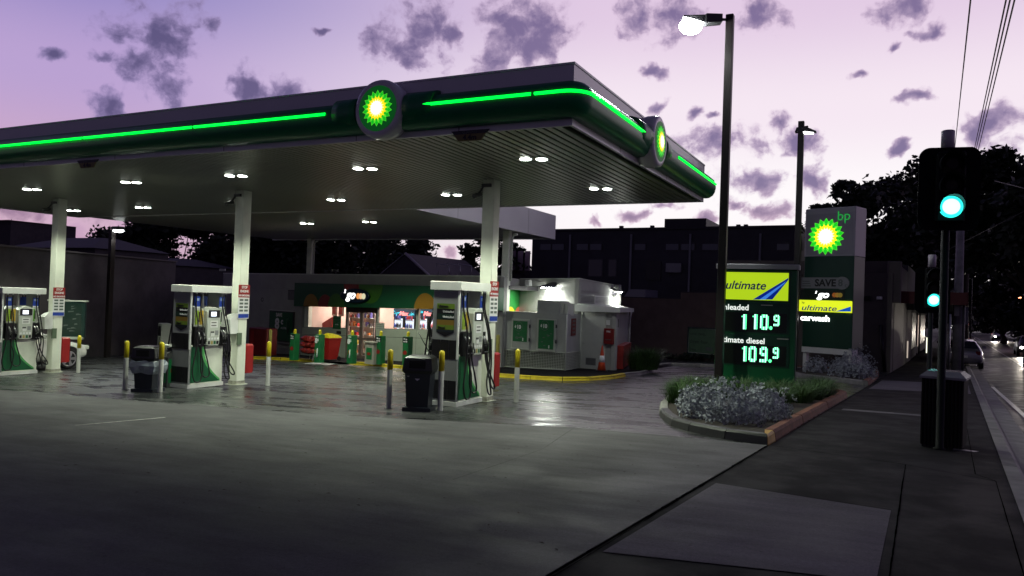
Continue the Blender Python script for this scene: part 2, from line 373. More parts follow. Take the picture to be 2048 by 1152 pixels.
# road with kerb
g = MB(); seg = list(range(-30, 60, 5))+list(range(60, 420, 10))
for a, b in zip(seg, seg[1:]):
    g.face([S(a, 2.9, -.12), S(a, 18, -.12), S(b, 18, -.12), S(b, 2.9, -.12)], asph)
struct(g, 'road')
g = MB()
for a, b in zip(range(-24, 196, 4), range(-20, 200, 4)):
    A, B = a+.012, b-.012
    g.loft([[S(A, 2.72, .0), S(A, 2.72, .012), S(A, 2.86, .010), S(A, 2.90, -.02), S(A, 2.93, -.15)], [S(B, 2.72, .0), S(B, 2.72, .012), S(B, 2.86, .010), S(B, 2.90, -.02), S(B, 2.93, -.15)]], kerb_c)
struct(g, 'kerb')
g = MB()
for a, b in zip(range(-24, 196, 4), range(-20, 200, 4)): g.face([S(a, 2.93, -.113), S(a, 3.25, -.125), S(b, 3.25, -.125), S(b, 2.93, -.113)], kerb_c)
for v in g.v: v.z += .012
struct(g, 'gutter')
g = MB()
for a, b in zip(range(34, 196, 8), range(42, 204, 8)): g.face([S(a, 18, .0), S(a, 21, .0), S(b, 21, .0), S(b, 18, .0)], path_m)
for a, b in zip(range(-24, 196, 8), range(-16, 204, 8)): g.loft([[S(a, 17.85, -.14), S(a, 17.85, .01), S(a, 18, .01)], [S(b, 17.85, -.14), S(b, 17.85, .01), S(b, 18, .01)]], kerb_c, cap=False, closed=False)
struct(g, 'far_footpath')
line_m = mat('road_paint', (.60, .60, .60), .4, var=.35, vs=9)
g = MB()
def line(s0, t0, s1, t1, w=.06, h=-.112):
    d = (S(s1, t1)-S(s0, t0)).normalized(); n = V((-d.y, d.x, 0))*w
    k = max(1, int(abs(s1-s0)/5))
    for i in range(k):
        a = S(s0+(s1-s0)*i/k, t0+(t1-t0)*i/k, h); b = S(s0+(s1-s0)*(i+1)/k, t0+(t1-t0)*(i+1)/k, h); g.face([a-n, a+n, b+n, b-n], line_m)
line(18.5, 3.3, 2.0, 3.62, .05); line(2.6, 3.9, 2.1, 6.5, .05); line(1.3, 3.9, .8, 6.5, .05)
line(30, 5.4, 190, 5.4, .05)
for k in range(20): line(24+9*k, 8.6, 27+9*k, 8.6, .06)
line(20, 10.4, 190, 10.4, .06); line(20, 10.7, 190, 10.7, .06)
for k in range(20): line(24+9*k, 14.0, 27+9*k, 14.0, .06)
struct(g, 'road_marking')
# raised road studs; their emission stands in for headlight glints off the wet road
for k in range(9):
    st = MB(); p = S(38+8*k, 8.6+.5*(k % 2), -.105); st.bbox(-.06, .06, -.05, .05, 0, .03, mat('stud_glint_glow', (.8, .75, .6), .2, emit=(1, .8, .55), es=.8), .01)
    o = st.build('road_stud', loc=p); tag(o, 'small pale stud with an emissive glint on the lane line of the wet road', 'road stud', 'studs with emissive glints on the road')
# ================================================================== KERB ISLANDS
def kerb_run(pts, mats, h=.13, w=.15, name='kerb', closed=False):
    P = [V((p[0], p[1], 0)) for p in pts]; n = len(P); mb = MB()
    C = P[:]; 
    def nrm(i):
        a = C[(i-1) % n] if (closed or i > 0) else C[i]; b = C[(i+1) % n] if (closed or i < n-1) else C[i]
        d = (b-a).normalized(); return V((-d.y, d.x, 0))
    def ring(i):
        nn = nrm(i); p = C[i]; z = H(p.x, p.y)
        return [p+V((0, 0, z-.02)), p+nn*.02+V((0, 0, z+h*.75)), p+nn*.05+V((0, 0, z+h)), p+nn*w+V((0, 0, z+h)), p+nn*w+V((0, 0, z-.02))]
    rg = [ring(i) for i in range(n)]
    for i in range(n if closed else n-1):
        m = mats[i % len(mats)] if len(mats) > 1 else mats[0]
        a, b = rg[i], rg[(i+1) % n]; gap = .004
        a2 = [p.lerp(q, .01) for p, q in zip(a, b)]; b2 = [q.lerp(p, .01) for p, q in zip(a, b)]
        mb.loft([a2, b2], m)
    return struct(mb, name)
# island with the price sign: outline anticlockwise seen from above means inside on the left
isl_px = [(1535, 891), (1560, 873), (1620, 837), (1680, 800)]
i1 = [tuple(S(s, t)[:2]) for s, t in ((0, 0), (.55, -.0), (3, -.02), (6, -.02), (9.3, -.02), (10.3, -.4), (10.6, -1.4))]
i2 = [(-3.6, 21.6), (-4.6, 21.2), (-4.75, 19), (-4.45, 17), (-4.1, 15), (-3.75, 13.7), (-3.45, 12.9), (-3.15, 12.25), (-2.75, 11.75), (-2.1, 11.22)]
isl = i1+i2
kb_k = mat('kerb_black', (.03, .03, .032), .5, var=.3); mats_i = [mat('kerb_amber', (.50, .27, .02), .6, var=.25, vs=6)] + [kerb_r]*4 + [kerb_c]*7 + [kb_k]*5 + [kerb_c]
kerb_run(isl, mats_i, .14, .16, 'planter_kerb', True)
g = MB(); g.face([(x*.985-.03, y*.985+.25, H(x, y)+.10) for x, y in isl], soil); struct(g, 'planting_soil')
# shop pavement
sk = [gnd(*p)[:2] for p in ((505, 719), (560, 719.5), (627, 723.5))]
def pxy(L, h=0): return [tuple(gnd(x, y, h)[:2]) for x, y in L]
shop_kerb1 = pxy(((470, 716.5), (560, 720.5), (628, 724.5)))
shop_kerb2 = pxy(((698, 728.5), (740, 731.5), (800, 737), (880, 744), (985, 753), (1060, 759), (1125, 762), (1180, 761.5), (1225, 758), (1252, 753), (1285, 749.5), (1305, 744), (1306, 738)))
g = MB(); outline = [(-30, 27)]+shop_kerb1+[tuple(gnd(640, 726)[:2]), tuple(gnd(690, 729)[:2])]+shop_kerb2+[(-8.5, 34), (-30, 34)]
g.face([(x, y, H(x, y)+.09) for x, y in outline], path_m); struct(g, 'shop_pavement')
kerb_run(shop_kerb1, [kerb_y], .11, .14, 'painted_kerb')
kerb_run(shop_kerb2, [kerb_y]*9+[kerb_c]*3, .11, .14, 'painted_kerb')
kb = pxy(((1300, 735), (1345, 732), (1400, 733.5), (1440, 736))); kerb_run(kb+[(-5.5, 33.0), (-3.2, 33.2)], [kerb_c], .13, .15, 'kerb')
kerb_run([(-36.5, 14), (-35.2, 18), (-35.4, 23.5), (-33.8, 25.6), (-29, 26.6)], [kerb_c], .12, .2, 'kerb')
# planter in front of the tall sign
pl2 = [(-3.6, 30.6), (-3.55, 30.3)]+pxy(((1603, 756), (1660, 762), (1722, 770), (1737, 771), (1752, 759), (1758, 752)))+[(-.35, 33.6), (-3.6, 34.4)]
kerb_run(pl2, [kerb_c]*5+[kerb_r]*6, .14, .15, 'planter_kerb', True)
g = MB(); g.face([(x, y+.15, H(x, y)+.10) for x, y in pl2], soil); struct(g, 'planting_soil')
# ================================================================== CANOPY
CX1, CY0, CZB, CZT = -4.085, 9.88, 4.035, 4.906; CX0 = -27.7; CY1 = 18.3; C2X = -12.35; C2Y = 28.4
can = thing('forecourt_canopy', 'big flat white and green service station canopy with glowing green light strip', 'canopy', ((CX0+CX1)/2, 14, H(-16, 14)))
co = can.location
def cb(mb, name, par=None):
    for v in mb.v: v -= co
    return mb.build(name, par or can)
sf = MB()                                                     # soffit: narrow boards with open grooves, running front to back
def boards(x0, x1, y0, y1, z):
    x = x1-.12; p = .155
    sf.face([(x0, y0, z+.06), (x1, y0, z+.06), (x1, y1, z+.06), (x0, y1, z+.06)], mat('soffit_gap', (.015, .015, .014), .8))
    while x-p > x0:
        a, b = x-p+.036, x; vs = []; prof = [(a, z+.045), (a, z+.008), (a+.008, z), (b-.008, z), (b, z+.008), (b, z+.045)]
        sf.loft([[(q, y0, w) for q, w in prof], [(q, y1, w) for q, w in prof]], soffit_m, cap=False, closed=False)
        x -= p
boards(CX0+.1, CX1-.1, CY0+.12, CY1-.06, CZB+.02); boards(CX0+.1, C2X-.1, CY1-.05, C2Y-.1, CZB+.035)
o = cb(sf, 'soffit')
dk = MB(); dk.box(CX0+.04, CX1-.04, CY0+.04, CY1-.04, CZB+.16, CZT-.02, dgrey); dk.box(CX0+.04, C2X-.01, CY1+.01, C2Y-.01, CZB+.16, CZT-.06, dgrey); cb(dk, 'roof_deck')
tr = MB(); w_ = .03
tr.box(CX0, CX1, CY0, CY0+w_, 4.62, CZT, fascia_w); tr.box(CX1-w_, CX1, CY0+w_, CY1, 4.62, CZT, fascia_w); tr.box(CX0, CX1-w_, CY1-w_, CY1, CZB, CZT, fascia_w)
tr.box(CX0, CX0+w_, CY0+w_, CY1-w_, CZB, CZT, fascia_w)
tr.box(CX0, CX1+.012, CY0-.012, CY0+w_, CZT, CZT+.03, fascia_w); tr.box(CX1-w_, CX1+.012, CY0+w_, CY1, CZT, CZT+.03, fascia_w)
cb(tr, 'upper_fascia')
tr = MB(); tr.box(CX0, CX1, CY0, CY0+.05, CZB, 4.20, fascia_w); tr.box(CX1-.05, CX1, CY0+.05, CY1, CZB, 4.20, fascia_w)
for x in (-7.9, -5.95, -10.9, -13.9, -16.9, -19.9, -22.9): tr.box(x, x+.012, CY0-.003, CY0, CZB+.01, 4.13, dgrey)
for y in (12, 14.9, 16.6): tr.box(CX1, CX1+.003, y, y+.012, CZB+.01, 4.13, dgrey)
cb(tr, 'lower_fascia')
tr = MB(); tr.box(C2X, C2X+.03, CY1+.002, C2Y, CZB-.01, 5.0, fascia_w); tr.box(CX0, C2X, C2Y, C2Y+.03, CZB-.01, 5.0, fascia_w)
for y in (20.6, 23.2, 25.8): tr.box(C2X+.03, C2X+.034, y, y+.015, CZB, 4.98, grey)
cb(tr, 'rear_fascia')
# rounded green band sweeping round the corner
prof = [(.0, 4.13), (.14, 4.14), (.215, 4.19), (.262, 4.27), (.282, 4.37), (.275, 4.46), (.235, 4.555), (.16, 4.62), (.08, 4.65), (0, 4.66)]
def sweep(offs_z, path): return [[(cx+nx*o, cy+ny*o, z) for o, z in offs_z] for cx, cy, nx, ny in path]
def arc(rad_, n=8):
    cx, cy = CX1-rad_, CY0+rad_; out = []
    for k in range(n+1):
        a = -pi/2+pi/2*k/n; out.append((cx+rad_*cos(a), cy+rad_*sin(a), cos(a), sin(a)))
    return out
DX, DY = -7.24, 13.25                                          # the two emblem positions
path = [(CX0, CY0, 0, -1), (-8.2, CY0, 0, -1), (-6.7, CY0, 0, -1)] + arc(.06) + [(CX1, DY-1.0, 1, 0), (CX1, DY+.9, 1, 0), (CX1, CY1-.02, 1, 0)]
bd = MB(); bd.loft(sweep(prof, path), green_band, cap=True, smooth=True)
# half-dome ends of the band at the back
ec = []
for k in range(7):
    a = pi/2*k/6; ec.append([(CX1+o*cos(a), CY1-.02+o*sin(a), z) for o, z in prof])
bd.loft(ec, green_band, cap=True, smooth=True)
cb(bd, 'green_band')
tube_m = emis('green_light_tube', (.0, 1., .04), 2.6)
tprof = [(.275+.03*cos(a), 4.455+.024*sin(a)) for a in [2*pi*k/8 for k in range(8)]]
def tube_seg(path, nm='light_tube'):
    t = MB(); t.loft(sweep(tprof, path), tube_m, cap=True, smooth=True); cb(t, nm)
for a, b in ((-27.6, -24), (-23.94, -20.8), (-20.74, -17.7), (-17.64, -14.55), (-14.49, -11.42), (-11.36, -8.33), (-6.45, -4.62)): tube_seg([(a, CY0, 0, -1), (b, CY0, 0, -1)])
tube_seg([(-4.56, CY0, 0, -1)]+arc(.06)+[(CX1, 10.15, 1, 0)]); tube_seg([(CX1, 10.2, 1, 0), (CX1, DY-.62, 1, 0)]); tube_seg([(CX1, DY+1.5, 1, 0), (CX1, CY1+.0, 1, 0)])
# emblem discs
def disc(loc, rz, lobe=1):
    d = MB(); R = .465
    d.loft([[(a, y, b) for a, b in ell(0, 0, r, r, 40)] for r, y in ((R*.93, .02), (R, -.12), (R, -.26), (R*.96, -.31), (R*.86, -.33), (R*.78, -.325))], fascia_w, smooth=True)
    o = d.build('emblem_disc', can); o.location = V(loc)-co; o.rotation_euler.z = rz
    face = MB(); face.face([(a, -.331, b) for a, b in ell(0, 0, R*.77, R*.77, 40)][::-1], emis('disc_green', (.002, .10, .012), .55)); face.build('disc_face', o)
    sunburst(o, .285 if lobe else .30, y=-.335, k=1.0)
    for sx in (-1, 1):
        lb = MB()
        pr = [(o_, z-4.39) for o_, z in prof]
        # band swells into the disc on each side
        rings = []
        for k, (dx, sc) in enumerate(((.95, 1.0), (.8, 1.05), (.6, 1.12), (.46, 1.16))):
            rings.append([(sx*dx, -(max(0, a)*sc+.012), b*(1+.0*sc)) for a, b in pr])
        lb.loft(rings, green_band, cap=True, smooth=True); lb.build('disc_shoulder', o)
    return o
disc((DX, CY0, 4.45), 0); disc((CX1, DY, 4.46), pi/2)
# clearance boards hung under the front edge
for i, (px, py) in enumerate(((947, 268), (195, 327))):
    x = atz(px, py, CZB)[0]
    s = Fac((x-.33, CY0+.02), (x+.33, CY0+.02), CZB-.2); b = MB()
    b.poly([(-.33, .0+.0), (-.28, -.055), (.28, -.055), (.33, 0)], -.012, .012, black); b.poly([(-.27, -.056), (-.2, -.16), (.2, -.16), (.27, -.056)], -.010, .010, mat('sign_ochre', (.16, .13, .03), .5))
    o = b.build('clearance_sign', loc=(x, CY0-.02, CZB+.035)); tag(o, ['small 4.4m clearance board under the canopy edge, right of the round emblem', 'small black clearance board under the far left canopy edge'][i], 'clearance sign', 'clearance boards under the canopy edge')
    text('CLEARANCE', .045, txt_g, o, 0, -.045, -.014, align='CENTER'); text('4.4m', .12, txt_k, o, 0, -.148, -.012, align='CENTER', bold=.002)
# columns
cols = []
for (px, py) in ((112.5, 590), (480.5, 575), (975.5, 600)):
    P = aty(px, py, 14.2); cols.append(P.x)
for i, x in enumerate(cols):
    z = H(x, 14.2); c = MB(); c.bbox(-.14, .14, -.14, .14, z-co.z-.02, CZB-co.z+.1, cream, .012); c.box(-.19, .19, -.19, .19, z-co.z, z-co.z+.012, cream); c.box(-.142, .142, -.142, .142, z-co.z+.012, z-co.z+.10, mat('scuffed_base', (.33, .32, .27), .7, var=.5, vs=9))
    o = c.build('column', can, (x-co.x, 14.2-co.y, 0))
for (px, py, y) in ((621, 487, 28.0), (1013, 487, 25.2)):
    P = aty(px, py+30, y); c = MB(); z0 = H(P.x, y); c.bbox(-.13, .13, -.13, .13, z0-co.z, CZB-co.z+.1, cream, .012)
    c.tube([(.23, -.05, 2.2-co.z), (.23, -.05, CZB-co.z-.25), (.30, -.05, CZB-co.z-.12), (.45, -.05, CZB-co.z-.1)], .05, lgrey)
    c.build('column', can, (P.x-co.x, y-co.y, 0))
# items fixed to each column
def notice(i, x):
    z0 = H(x, 14.2); s = MB(); s.box(0, .012, -.19, .17, 0, .42, txt_w); s.box(.012, .016, -.19, .17, .42, .74, redm); s.box(0, .012, -.19, .17, .42, .74, redm)
    s.box(.0125, .014, -.18, .16, -.10, -.0, blue_m); s.box(0, .012, -.19, .17, -.12, 0, txt_w)
    for r in range(4):
        for c in range(2): s.box(.0125, .0145, -.15+.16*c, -.03+.16*c, .06+.09*r, .065+.09*r+.045, txt_g)
    o = s.build('safety_notice', loc=(x+.145, 14.2, z0+1.80)); tag(o, 'red and white safety notice on the %s canopy column' % ['far left', 'middle', 'right'][i], 'notice', 'safety notices on the columns')
    for k, t in enumerate(('STOP', 'ENGINE', 'NO SMOKING')): text(t, .088 if k < 2 else .062, txt_w, o, -.01, .65-.10*k, .0165, align='CENTER', face='+x', bold=.002, sx=.9)
def dispenser(i, x):
    z0 = H(x, 14.2); s = MB()
    s.loft([[(-.16, -.24, 0), (.13, -.24, 0), (.13, 0, 0), (-.16, 0, 0)], [(-.17, -.26, .36), (.13, -.26, .36), (.13, 0, .36), (-.17, 0, .36)], [(-.12, -.12, .47), (.12, -.12, .50), (.12, 0, .52), (-.12, 0, .50)]], white)
    s.box(-.10, .08, -.2, -.05, -.004, .0, black)
    s.box(.142, .17, -.04, .10, -.28, .02, mat('green_box', (.10, .14, .09), .5))
    o = s.build('towel_dispenser', loc=(x, 14.2-.142, z0+1.30)); tag(o, 'white slanted paper towel box on the %s canopy column' % ['far left', 'middle', 'right'][i], 'towel dispenser', 'towel boxes on the columns')
def cctv(i, x, y, z, lab):
    s = MB(); s.box(-.09, .12, -.03, .03, -.02, .05, dgrey); s.tube([(-.06, 0, 0), (-.10, -.06, -.12), (-.12, -.10, -.16)], .022, dgrey); s.tube([(-.12, -.02, -.17), (-.16, -.22, -.24)], .05, dgrey, 10)
    o = s.build('security_camera', loc=(x, y, z)); tag(o, lab, 'security camera', 'security cameras on the columns')
for i, x in enumerate(cols):
    notice(i, x); dispenser(i, x); cctv(i, x-.05, 14.03, CZB-.12, 'dark security camera at the top of the %s canopy column' % ['far left', 'middle', 'right'][i])
# canopy lights
lum = None
for i, (px, py) in enumerate(((64, 380), (146, 422), (262, 366), (286, 416), (472, 353), (672, 401), (730, 339), (614, 448), (739, 445), (903, 391), (1067, 320), (1201, 379), (470, 407), (-150, 396))):
    P = atz(px, py, CZB)
    lab = 'twin lens canopy light, ' + ['far left of the front row', 'left of the far left column', 'between the far left and middle columns, front row', 'between the far left and middle columns, second row', 'in front of the middle column', 'between the middle and right columns, second row', 'between the middle and right columns, front row', 'left one of the back pair near the shop', 'right one of the back pair near the shop', 'just left of the right column', 'nearest the front right corner', 'furthest right, near the street edge', 'half hidden behind the middle column', 'beyond the left edge'][i]
    if lum is None:
        lum = thing('canopy_light', lab, 'canopy light', P, group='lights set into the canopy soffit'); b = MB(); b.box(-.30, .30, -.13, .13, -.004, .03, soffit_m); b.build('housing', lum)
        for sx in (-1, 1):
            l = MB(); l.loft([[(a, c, 0) for a, c in ell(0, 0, .10, .10, 20)], [(a, c, -.008) for a, c in ell(0, 0, .09, .09, 20)]], lamp_soft, smooth=True); l.build('lens', lum, (sx*.135, sx*.05, -.004))
        lamp('SPOT', 'downlight', lum, (0, 0, -.06), 480, (.90, 1., .78), .12, 134, .4)
        cur = lum
    else: cur = dup(lum, P, label=lab)
    cur.location.z = CZB+.016
# ================================================================== FUEL PUMPS
def make_pump(loc, label):
    t = thing('fuel_pump', label, 'fuel pump', loc, 0, 'fuel pumps under the canopy'); W = .60; Lb = 1.02
    b = MB(); b.box(-W-.02, .02, -.02, Lb+.02, 0, .09, white); b.build('plinth', t)
    b = MB(); b.bbox(-W, 0, .06, Lb, .09, 1.02, cream, .02); b.box(-W+.05, -.05, .12, Lb-.06, 1.02, 1.5, dgrey); o = b.build('cabinet', t)
    # swoosh on both hose faces
    for sx, x0 in ((1, .002), (-1, -W-.002)):
        sw = MB()
        pts = [(.06, .12), (.06, .98), (.36, .98)]+[(.36+.58*(k/10)**1.4, .98-.86*(k/10)**.62) for k in range(1, 11)]
        sw.poly(pts, min(x0, x0+.004*sx), max(x0, x0+.004*sx), green_d, axis='x')
        p2 = [(.36, .98), (.43, .98)]+[(.43+.58*(k/10)**1.4, .98-.86*(k/10)**.62) for k in range(1, 10)]+[(.94, .12)]+[(.36+.58*(k/10)**1.4, .98-.86*(k/10)**.62) for k in range(9, 0, -1)]
        sw.poly(p2, min(x0, x0+.003*sx), max(x0, x0+.003*sx), swoosh_l, axis='x'); sw.build('swoosh_panel', t)
    # front end panel
    e = MB(); e.bbox(-W, 0, 0, .06, .09, 2.26, grey, .012)
    for z0, z1 in ((.13, .50), (.92, 1.29)):
        for k in range(3): e.box(-W+.012+k*.194, -W+.20+k*.194, -.004, 0, z0, z1, black)
    e.box(-.03, .006, -.006, .03, .92, 2.26, white)
    e.build('end_panel', t)
    d = MB(); X0, X1 = -.50, -.10
    strips = [((.12, .20, .02), .10), ((.008, .008, .008), .10), ((.01, .03, .02), .12), ((.22, .13, .02), .10), ((.13, .20, .02), .09), ((.01, .015, .02), .05)]
    z = 2.0
    for k, (c, h) in enumerate(strips):
        d.box(X0, X1, -.005, -.001, z-h, z, mat('decal_%d' % k, c, .4, var=.15)); z -= h
    d.face([(X0, -.005, z), ((X0+X1)/2, -.005, z-.09), (X1, -.005, z)], black)
    o = d.build('price_decal', t)
    for k, (s_, m_) in enumerate((('Ultimate', txt_k), ('Unleaded', txt_w), ('Unleaded', txt_w), ('', txt_k), ('Diesel', txt_k))):
        if s_: text(s_, .06, m_, o, X0+.03 if k in (0, 4) else X0+.14, 1.93-.105*k, -.006, bold=.001, sx=1.1)
    # rear end post and middle cone, roof
    e = MB(); e.bbox(-W+.06, -.06, Lb-.06, Lb, 1.02, 2.27, lgrey, .012); e.build('roof_post', t); e = MB(); e.lathe([(.06, 1.5), (.03, 2.0), (.012, 2.28)], white, 10, -.3, .6); e.build('roof_cone', t)
    r = MB(); r.bbox(-W-.06, .06, -.04, Lb+.16, 2.27, 2.44, white, .012); r.build('roof', t)
    for sx in (1, -1):
        X = 0 if sx > 0 else -W
        def bx(mb, x0, x1, *a): mb.box(min(X+sx*x0, X+sx*x1), max(X+sx*x0, X+sx*x1), *a)
        c = MB(); y0, y1 = .40, .78
        prof_ = [(y0, 1.03), (y0+.03, .99), (y1-.03, .99), (y1, 1.03), (y1+.02, 1.82), (y1-.07, 1.90), ((y0+y1)/2, 1.93), (y0+.07, 1.90), (y0-.02, 1.82)]
        c.loft([[(X-sx*.10, a, b) for a, b in prof_], [(X+sx*.10, a, b) for a, b in prof_], [(X+sx*.12, (a-.59)*.94+.59, (b-1.45)*.97+1.45) for a, b in prof_]], lgrey)
        con = c.build('console', t)
        s_ = MB(); bx(s_, .12, .126, y0+.02, y1-.02, 1.67, 1.85, black); s_.build('screen_hood', con)
        s_ = MB(); bx(s_, .126, .130, y0+.09, y1-.13, 1.70, 1.81, emis('pump_screen', (.85, .92, 1), 1.5)); s_.build('screen', con)
        k_ = MB(); bx(k_, .12, .124, y0+.08, y1-.07, 1.43, 1.60, white)
        for q in (1.47, 1.54): bx(k_, .124, .127, y0+.11, y1-.12, q, q+.022, dgrey)
        bx(k_, .12, .128, y0+.10, y0+.2, 1.30, 1.34, dgrey); bx(k_, .12, .14, y0+.09, y0+.20, 1.22, 1.30, white); bx(k_, .12, .126, y0+.24, y0+.33, 1.25, 1.36, grey)
        for q in range(4): bx(k_, .12, .127, y0+.03+q*.085, y0+.09+q*.085, 1.14, 1.19, txt_w); bx(k_, .12, .125, y0+.03+q*.085, y0+.09+q*.085, 1.03, 1.11, (black, mat('b_yel', (.35, .27, .08), .5), green_d, black)[q])
        k_.build('keypad', con)
        for (a, b, lab) in ((.10, .38, 0), (.80, 1.01, 1)):
            bt = MB(); bx(bt, -.12, .06, a, b, .98, 1.44, black); bt.build('nozzle_boot', t)
            gp = MB(); gc = (mat('card_lime', (.30, .45, .03), .4), mat('card_yellow', (.50, .33, .02), .4)) if lab == 0 else (mat('card_green', (.12, .34, .04), .4), lgrey)
            m_ = (a+b)/2
            bx(gp, -.02, .01, a, b, 1.46, 1.88, lgrey); bx(gp, .01, .014, a+.015, m_-.01, 1.50, 1.84, gc[0]); bx(gp, .01, .014, m_+.01, b-.015, 1.50, 1.84, gc[1]); bx(gp, .014, .017, m_-.022, m_+.012, 1.56, 1.80, black)
            gp.build('grade_card', t)
            for j, yy in enumerate((a+.07, b-.07)):
                nz = MB(); x_ = X+sx*.10
                nz.tube([(X+sx*.02, yy-.015, 1.40), (x_, yy, 1.30), (x_+sx*.03, yy+.01, 1.20)], [.016, .018, .024], steel)
                nz.tube([(x_+sx*.03, yy+.01, 1.20), (x_+sx*.035, yy+.015, 1.05)], [.030, .024], black); nz.tube([(x_+sx*.07, yy+.01, 1.24), (x_+sx*.085, yy+.015, 1.10)], .010, black)
                nz.lathe([(0, 1.02), (.022, 1.03), (.022, 1.05), (0, 1.06)], steel, 8, x_+sx*.035, yy+.015); nz.build('nozzle', t)
                # hose: from the roof, drooping to a loop near the ground and back up to the nozzle
                hs = MB(); xt = X+sx*.035; outer = -1 if lab == 0 else 1
                low = .16+.10*j; ymid = yy+outer*(.10+.10*(1-j) if lab == 0 else .04+.08*j)
                ys_ = yy+(-.05 if lab == 0 else .05)
                pts = [(xt, ys_, 2.27), (xt, ys_, 1.9), (x_+sx*.05, ys_+outer*.02, 1.45), (x_+sx*.08, ys_+outer*.08, .9), (x_+sx*.09, ymid-.02, .45), (x_+sx*.10, ymid+.03, low+.05), (x_+sx*.11, ymid+.12, low), (x_+sx*.11, ymid+.22*(1 if lab == 0 else .6), low+.07), (x_+sx*.08, yy+.09, .60), (x_+sx*.04, yy+.03, .88), (x_+sx*.035, yy+.015, 1.05)]
                # smooth the polyline
                P = [V(p) for p in pts]; Q = []
                for k in range(len(P)-1):
                    p0, p1, p2, p3 = P[max(k-1, 0)], P[k], P[k+1], P[min(k+2, len(P)-1)]
                    for u in (0, .25, .5, .75):
                        Q.append(.5*((2*p1)+(-p0+p2)*u+(2*p0-5*p1+4*p2-p3)*u*u+(-p0+3*p1-3*p2+p3)*u**3))
                Q.append(P[-1]); hs.tube(Q, .0165, rubber, 6); hs.lathe([(.02, 2.23), (.02, 2.27)], steel, 8, xt, ys_); hs.build('hose', t)
        for (a, b) in ((.10, .26), (.83, 1.0)):
            ad = MB()
            bx(ad, .0, .01, a, b, 1.93, 2.17, blue_m); bx(ad, .0, .012, a, b, 1.89, 1.93, txt_w)
            bx(ad, .01, .013, a+.03, b-.04, 2.07, 2.13, mat('label_pale', (.35, .42, .6), .5, var=.4, vs=30))
            ad.build('blue_label', t)
    return t
pp = [(-21.88, 12.38), (-14.70, 12.55), (-7.50, 12.72)]
pump = make_pump((pp[2][0], pp[2][1], H(*pp[2])), 'fuel pump nearest the camera, in front of the right canopy column')
dup(pump, (pp[1][0], pp[1][1], H(*pp[1])), label='fuel pump in front of the middle canopy column')
dup(pump, (pp[0][0], pp[0][1], H(*pp[0])), label='fuel pump at the left edge, in front of the far left canopy column')
# plinth boxes between pump and column
# bollards, yellow over white
bl0 = None
for i, (px, py, lab) in enumerate(((156, 746, 'right of the far left column'), (250, 780, 'left of the bagged bin'), (320, 785, 'between the bagged bin and the middle pump'), (535, 772, 'right of the middle column'), (777, 817, 'left of the black bin by the right pump'), (880, 822, 'between the black bin and the right pump'), (1032, 805, 'right of the right pump'))):
    P = gnd(px, py); L = 'yellow topped white steel bollard ' + lab
    if bl0 is None:
        bl0 = thing('bollard', L, 'bollard', P, group='yellow and white bollards round the pumps')
        b = MB(); b.cyl(0, 0, 0, .74, .052, mat('bollard_white', (.55, .55, .52), .5, var=.25, vs=3), 16); b.cyl(0, 0, 0, .01, .085, dgrey, 12); b.build('post', bl0)
        b = MB(); b.lathe([(.0535, .735), (.0535, 1.06), (.045, 1.095), (.02, 1.115), (0, 1.12)], yellowm, 16); b.build('cap_sleeve', bl0)
    else: dup(bl0, P, label=L)
# red cabinets fixed to the backs of the columns
for i, (y0p, y1p) in enumerate(((675, 724), (688, 745), (705, 772))):
    x = cols[i]; z0, z1 = zat(y1p, x+.14, 14.6), zat(y0p, x+.14, 14.6); b = MB(); b.bbox(-.15, .15, 0, .27, 0, z1-z0, redm, .03); b.box(-.13, .13, .27, .276, .04, z1-z0-.04, dred)
    o = b.build('extinguisher_cabinet', loc=(x, 14.343, z0)); tag(o, 'red extinguisher cabinet on the back of the %s canopy column' % ['far left', 'middle', 'right'][i], 'cabinet', 'red cabinets on the columns')
